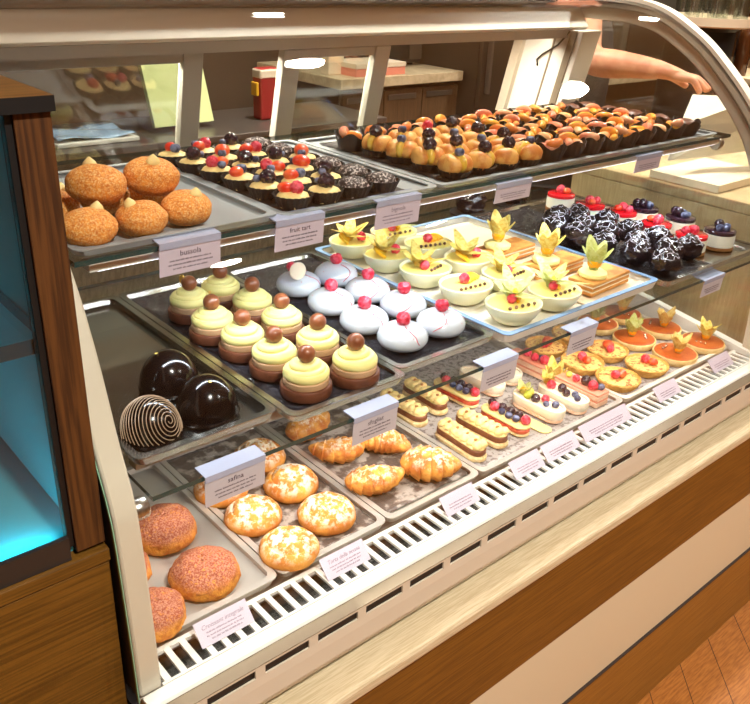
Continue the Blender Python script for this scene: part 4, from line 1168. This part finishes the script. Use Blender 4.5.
for j in range(rows):
    for i in range(cols):
        x = 1.142 + .0545 * i - .004 * j; y = .853 + .058 * j
        k = 3 if (i == 8 or (i == 7 and j == 4)) else (1 if i < 2 and j > 1 else seq.choice((0, 0, 1, 2) if i < 5 else (0, 2, 2, 1)))
        cn = 'beside the cream puffs' if i == 0 else ('at the far shelf end' if i == cols - 1 else ORD[i] + ' from the cream puffs')
        put(pe[k], (x, y, ZT + .0045), '%s cup in black paper, %s, column %s' % (EN[k], nth(j, rows), cn), 'fruit cup', 'peach cups', .9 * (i * 3 + j), .98)
for j in (4,):
    for i in range(4):
        k = 1 if i else 0
        put(pe[k], (.912 + .0555 * i - .004 * j, .852 + .0575 * j, ZT + .0045), '%s cup in black paper behind the puffs, %s row, %s' % (EN[k], 'nearer' if j == 4 else 'rear', PCN[i]), 'fruit cup', 'peach cups', i * 1.4 + j, .98)
# ================================================================== price cards
def text_mesh(s, size, shear=0):
    cu = bpy.data.curves.new('lettering', 'FONT'); cu.body = s; cu.size = size; cu.align_x = 'CENTER'; cu.align_y = 'CENTER'; cu.extrude = .0001; cu.shear = shear; cu.resolution_u = 2
    o = bpy.data.objects.new('lettering', cu); COL.objects.link(o)
    dg = bpy.context.evaluated_depsgraph_get(); dg.update()
    me = bpy.data.meshes.new_from_object(o.evaluated_get(dg))
    vs = [(v.co.x, v.co.y) for v in me.vertices]; zs = [v.co.z for v in me.vertices]; fs = [tuple(p.vertices) for p in me.polygons]
    COL.objects.unlink(o); bpy.data.objects.remove(o); bpy.data.curves.remove(cu); bpy.data.meshes.remove(me)
    return vs, zs, fs
def card(label, xc, y, z, w, h, tilt, title, group, m='card', clip=None, seed=0, ink='ink', shear=0, tsize=None):
    """card whose top edge (hanging) or bottom edge (standing) is at (xc, y, z)"""
    o = MB().box(-w / 2, w / 2, 0, .0007, 0, h).build('price_card', m, None, False)
    o.location = (xc, y, z); o.rotation_euler = (tilt, 0, 0)
    tag(o, label, 'price card', group)
    b = MB()
    if title:
        vs, zs, fs = text_mesh(title, tsize or h * .26, shear)
        b.raw([(x, -.0002 - zz, h * .70 + yy) for (x, yy), zz in zip(vs, zs)], fs)
    rnd = random.Random(seed)
    for ln in range(3):
        zz = h * (.47 - .14 * ln); x = -w * (.36 - .07 * (ln == 2)) + rnd.uniform(0, .002); xe = -x
        while x < xe:
            L = rnd.uniform(.0025, .007)
            k = x
            while k < min(x + L, xe):                       # small irregular strokes, too fine to read
                hh = rnd.uniform(.0007, .0016); b.box(k, k + .0006, -.0003, -.0001, zz - .0005, zz + hh); k += .0011
            x += L + .0014
    b.build('lettering', ink, o, False)
    if clip:
        c = MB().box(-w / 2, w / 2, -.0012, -.0002, h - .003, h + .004)
        c.box(-w / 2, w / 2, -.0012, .022, h + .004, h + .0055)
        c.build('plastic_holder', 'clip_plastic', o, False)
        COL.objects[-1].rotation_euler = (0, 0, 0)
    return o
G1, G2, G3 = 'cards on the top shelf edge', 'cards on the middle shelf edge', 'cards standing on the vent grille'
for i, (xa, xb, ti, what) in enumerate([(.396, .475, 'bussola', 'under the sugared doughnuts'), (.553, .629, 'fruit tart', 'under the berry tartlets'), (.718, .801, 'bignola', 'above the white fruit bowls'),
                                   (.964, 1.049, '', 'under the cream puffs'), (1.348, 1.431, '', 'under the peach cups')]):
    card('white price card hanging from the top shelf ' + what, (xa + xb) / 2, .8115, 1.2625 - .003, xb - xa, .036 if i < 3 else .026, .08, ti, G1, 'card', True, i, 'ink' if i < 2 else 'ink_pale')
for i, (xa, xb, ti, what) in enumerate([(.362, .441, 'safina', 'in front of the cream dusted buns'), (.574, .649, 'sfogliat', 'in front of the flaky pastries'), (.814, .890, '', 'above the plain pale cream boats'),
                                   (1.018, 1.090, '', 'above the custard tarts'), (1.430, 1.506, '', 'above the caramel tarts')]):
    card('grey price card hanging from the middle shelf ' + what, (xa + xb) / 2, .6735, 1.0385 - .003 - (.0 if i < 4 else -.004), xb - xa, .037 if i < 4 else .03, .05, ti, G2, 'card_grey', True, 10 + i, 'ink', 0)
for i, (xa, xb, ti, what) in enumerate([(.342, .416, 'Croissant integrale', 'in front of the cocoa dusted buns'), (.533, .608, 'Torta della nonna', 'in front of the cream dusted buns'), (.761, .833, '', 'in front of the shell shaped pastry'),
                                   (.920, .994, '', 'in front of the piped eclairs'), (1.002, 1.092, '', 'in front of the cream boats'), (1.108, 1.252, '', ', the widest, before the pink slice'),
                                   (1.347, 1.425, '', 'in front of the custard tarts'), (1.556, 1.637, '', 'in front of the caramel tarts')]):
    card('lavender white price card leaning on the grille ' + what if not what.startswith(',') else 'lavender white price card on the grille' + what, (xa + xb) / 2, .664, .8425, xb - xa, .031, -.80, ti, G3, 'card', None, 20 + i, 'ink_pale', .35, .0078)

# ================================================================== person serving behind the far end of the case
pe_ = thing('person', 'person behind the case, one bare arm reaching toward the white box lid', 'person', (0, 0, 0))
def skin_body(name, nodes, edges, m, parent, sub=2):
    names = list(nodes); me = bpy.data.meshes.new(name)
    me.from_pydata([nodes[n][0] for n in names], [(names.index(a), names.index(b)) for a, b in edges], [])
    o = bpy.data.objects.new(name, me); COL.objects.link(o); o.parent = parent
    me.materials.append(MATS[m])
    sk = o.modifiers.new('skin', 'SKIN'); sk.use_smooth_shade = True
    for v, n in zip(me.skin_vertices[0].data, names):
        r = nodes[n][1]; v.radius = (r, r) if not isinstance(r, tuple) else r
    me.skin_vertices[0].data[0].use_root = True
    o.modifiers.new('sub', 'SUBSURF').render_levels = sub; o.modifiers['sub'].levels = sub
    return o
T = Vector((2.36, 1.74, 0))
def P(x, y, z): return (T.x + x, T.y + y, z)
El, Wr = Vector((2.075, 1.46, 1.352)), Vector((2.058, 1.232, 1.362))
hd = (Vector((2.107, 1.089, 1.332)) - Wr).normalized(); sd = hd.cross(Vector((0, 0, 1))).normalized()
N = {'pelvis': (P(0, 0, .98), .135), 'waist': (P(0, 0, 1.12), .125), 'chest': (P(0, -.01, 1.34), .145), 'shl': (P(0, -.01, 1.50), .10), 'neck': (P(0, 0, 1.58), .055), 'jaw': (P(.01, -.02, 1.68), .075), 'head': (P(.0, -.01, 1.76), .095), 'crown': (P(0, 0, 1.83), .075),
     's1': (P(-.13, -.12, 1.53), .062), 'elbow': (tuple(El), .044), 'fore': (tuple(El.lerp(Wr, .35)), .043), 'wrist': (tuple(Wr), .027),
     's2': (P(.13, .12, 1.51), .062), 'e2': (P(.24, .16, 1.22), .044), 'w2': (P(.22, -.02, 1.05), .028), 'h2': (P(.21, -.10, 1.0), .034),
     'hl': (P(-.08, -.06, .9), .10), 'kl': (P(-.09, -.06, .5), .065), 'al': (P(-.09, -.05, .09), .045), 'tl': (P(-.10, -.19, .04), .036),
     'hr': (P(.08, .06, .9), .10), 'kr': (P(.09, .06, .5), .065), 'ar': (P(.09, .07, .09), .045), 'tr': (P(.10, -.07, .04), .036)}
E = [('pelvis', 'waist'), ('waist', 'chest'), ('chest', 'shl'), ('shl', 'neck'), ('neck', 'jaw'), ('jaw', 'head'), ('head', 'crown'), ('shl', 's1'), ('s1', 'elbow'), ('elbow', 'fore'), ('fore', 'wrist'),
     ('shl', 's2'), ('s2', 'e2'), ('e2', 'w2'), ('w2', 'h2'), ('pelvis', 'hl'), ('hl', 'kl'), ('kl', 'al'), ('al', 'tl'), ('pelvis', 'hr'), ('hr', 'kr'), ('kr', 'ar'), ('ar', 'tr')]
palm = Wr + hd * .045
N['palm'] = (tuple(palm), (.034, .020)); E.append(('wrist', 'palm'))
for k, (off, L, dr) in enumerate(((-.030, .066, -.020), (-.011, .078, -.014), (.009, .074, -.016), (.027, .058, -.024))):
    b0_ = palm + sd * off * .8 + hd * .035; m_ = b0_ + hd * L * .5 + Vector((0, 0, .004)) ; t_ = b0_ + hd * L * .92 + Vector((0, 0, dr))
    N['k%d' % k] = (tuple(b0_), .0115); N['m%d' % k] = (tuple(m_), .0098); N['t%d' % k] = (tuple(t_), .0078)
    E += [('palm', 'k%d' % k), ('k%d' % k, 'm%d' % k), ('m%d' % k, 't%d' % k)]
th0 = Wr + hd * .025 - sd * .03 + Vector((0, 0, -.008)); th1 = th0 + hd * .035 - sd * .018 + Vector((0, 0, -.012)); th2 = th1 + hd * .026 - sd * .002 + Vector((0, 0, -.008))
N['th0'] = (tuple(th0), .013); N['th1'] = (tuple(th1), .0105); N['th2'] = (tuple(th2), .0085)
E += [('wrist', 'th0'), ('th0', 'th1'), ('th1', 'th2')]
for k, (dx, dz) in enumerate(((-.02, -.05), (0, -.06), (.02, -.05))):
    N['f%d' % k] = (P(.21 + dx, -.13, 1.0 + dz * .5), .010); N['g%d' % k] = (P(.21 + dx, -.14, 1.0 + dz * 1.3), .008); E += [('h2', 'f%d' % k), ('f%d' % k, 'g%d' % k)]
skin_body('body', N, E, 'skin', pe_)
SN = {'a': (P(0, 0, .90), .155), 'b': (P(0, 0, 1.12), .142), 'c': (P(0, -.01, 1.34), .162), 'd': (P(0, -.01, 1.50), .112), 's1': (P(-.13, -.12, 1.535), .076), 'v1': (P(-.17, -.16, 1.475), .066), 's2': (P(.13, .12, 1.515), .076), 'v2': (P(.20, .14, 1.36), .064)}
skin_body('shirt', SN, [('a', 'b'), ('b', 'c'), ('c', 'd'), ('d', 's1'), ('s1', 'v1'), ('d', 's2'), ('s2', 'v2')], 'shirt', pe_)
TN_ = {'p': (P(0, 0, .95), .150), 'hl': (P(-.08, -.06, .88), .108), 'kl': (P(-.09, -.06, .5), .08), 'al': (P(-.09, -.05, .1), .062), 'hr': (P(.08, .06, .88), .108), 'kr': (P(.09, .06, .5), .08), 'ar': (P(.09, .07, .1), .062)}
skin_body('trousers', TN_, [('p', 'hl'), ('hl', 'kl'), ('kl', 'al'), ('p', 'hr'), ('hr', 'kr'), ('kr', 'ar')], 'shirt', pe_)
MB().ball(P(.005, .02, 1.80), .115, .118, .105, 16, 24, lambda d: 1 if d.z > -.3 or d.y > .2 else .75).build('hair', 'hair', pe_)
for s in (-1, 1): MB().ball(P(.035 * s, -.108, 1.755), .011, nu=8, nv=10).build('eye', 'white_glaze', pe_)
MB().ball(P(0, -.118, 1.725), .014, .020, .024, 8, 12).build('nose', 'skin', pe_)
MB().ball(P(0, -.106, 1.685), .026, .008, .007, 8, 12).build('mouth', 'peach_pink', pe_)

# ================================================================== light
def area(name, loc, rot, sx, sy, power, col):
    l = bpy.data.lights.new(name, 'AREA'); l.shape = 'RECTANGLE'; l.size = sx; l.size_y = sy; l.energy = power; l.color = col
    o = bpy.data.objects.new(name, l); COL.objects.link(o); o.location = loc; o.rotation_euler = rot; return o
KP = dict(down=180, canopy=21, top=4.4, mid=2.7, cyan=1.7)
for i, (x, y) in enumerate([(1.55, 1.30), (2.79, .79), (3.85, 1.86), (.25, -.5), (1.6, -.9), (3.0, -1.2), (-.9, 1.6), (1.9, 2.45), (4.6, .3)]):  # viewer and walkway lamps are unseen, added to light the front
    c = thing('ceiling_light', 'round recessed ceiling downlight ' + ('above the pastry case', 'above the side counter', 'above the far counter', 'above the viewer, added to light the front', 'over the walkway, added to light the front', 'over the far walkway, added to light the front', 'over the cabinet', 'over the back counter', 'over the far floor')[i], 'ceiling light', (x, y, 2.6))
    MB().lathe([(.066, -.0005), (.082, -.0005), (.085, -.004), (.080, -.008), (.066, -.004)], 32, cap0=False, cap1=False).build('ring', 'white_metal', c)
    MB().lathe([(.0, -.0022), (.065, -.0022), (.065, -.0008), (.0, -.0008)], 32, cap0=False, cap1=False).build('lamp', 'downlight', c)
    l = bpy.data.lights.new('downlight', 'SPOT'); l.energy = KP['down'] * (1.0, 1.0, 1.0, 1.6, .8, .7, 1.0, 1.0, 1.0)[i]; l.color = (1.0, .955, .87); l.spot_size = radians(125); l.spot_blend = .6; l.shadow_soft_size = .06
    o = bpy.data.objects.new('downlight', l); COL.objects.link(o); o.location = (x, y, 2.588)
# the case's own lamps: canopy strip and the bars under both shelves
xm = (XA + XB) / 2; L = XB - XA - .06
area('canopy_lamp', (xm, 1.279, 1.4605), (radians(-18), 0, 0), L - .3, .03, KP['canopy'], (1.0, .90, .76))
area('shelf_lamp', (1.0, .836, 1.2745), (radians(14), 0, 0), 1.34, .014, KP['top'], (.84, .91, 1.0))
area('shelf_lamp', (1.0, .767, 1.0545), (radians(2), 0, 0), 1.34, .014, KP['mid'], (1.0, .93, .86))
area('cabinet_lamp', (-.2, .698, 1.0635), (radians(82), 0, 0), .8, .005, KP['cyan'], (.06, .84, 1.0))
area('cabinet_lamp', (-.2, .705, 1.470), (radians(8), 0, 0), .8, .012, KP['cyan'] * .06, (.06, .8, 1.0))
w = bpy.data.worlds.new('world'); SC.world = w; w.use_nodes = True
w.node_tree.nodes['Background'].inputs[0].default_value = (1, .88, .72, 1); w.node_tree.nodes['Background'].inputs[1].default_value = .5
SC.view_settings.view_transform = 'Standard'; SC.view_settings.look = 'None'; SC.view_settings.gamma = 1.0
SC.view_settings.use_curve_mapping = False; SC.view_settings.exposure = 0.1
SC.cycles.max_bounces = 10; SC.cycles.transparent_max_bounces = 32; SC.cycles.diffuse_bounces = 4; SC.cycles.glossy_bounces = 5
SC.cycles.caustics_reflective = False; SC.cycles.caustics_refractive = False
SC.cycles.use_denoising = True; SC.cycles.blur_glossy = .6; SC.cycles.sample_clamp_indirect = 6
bpy.context.view_layer.update()
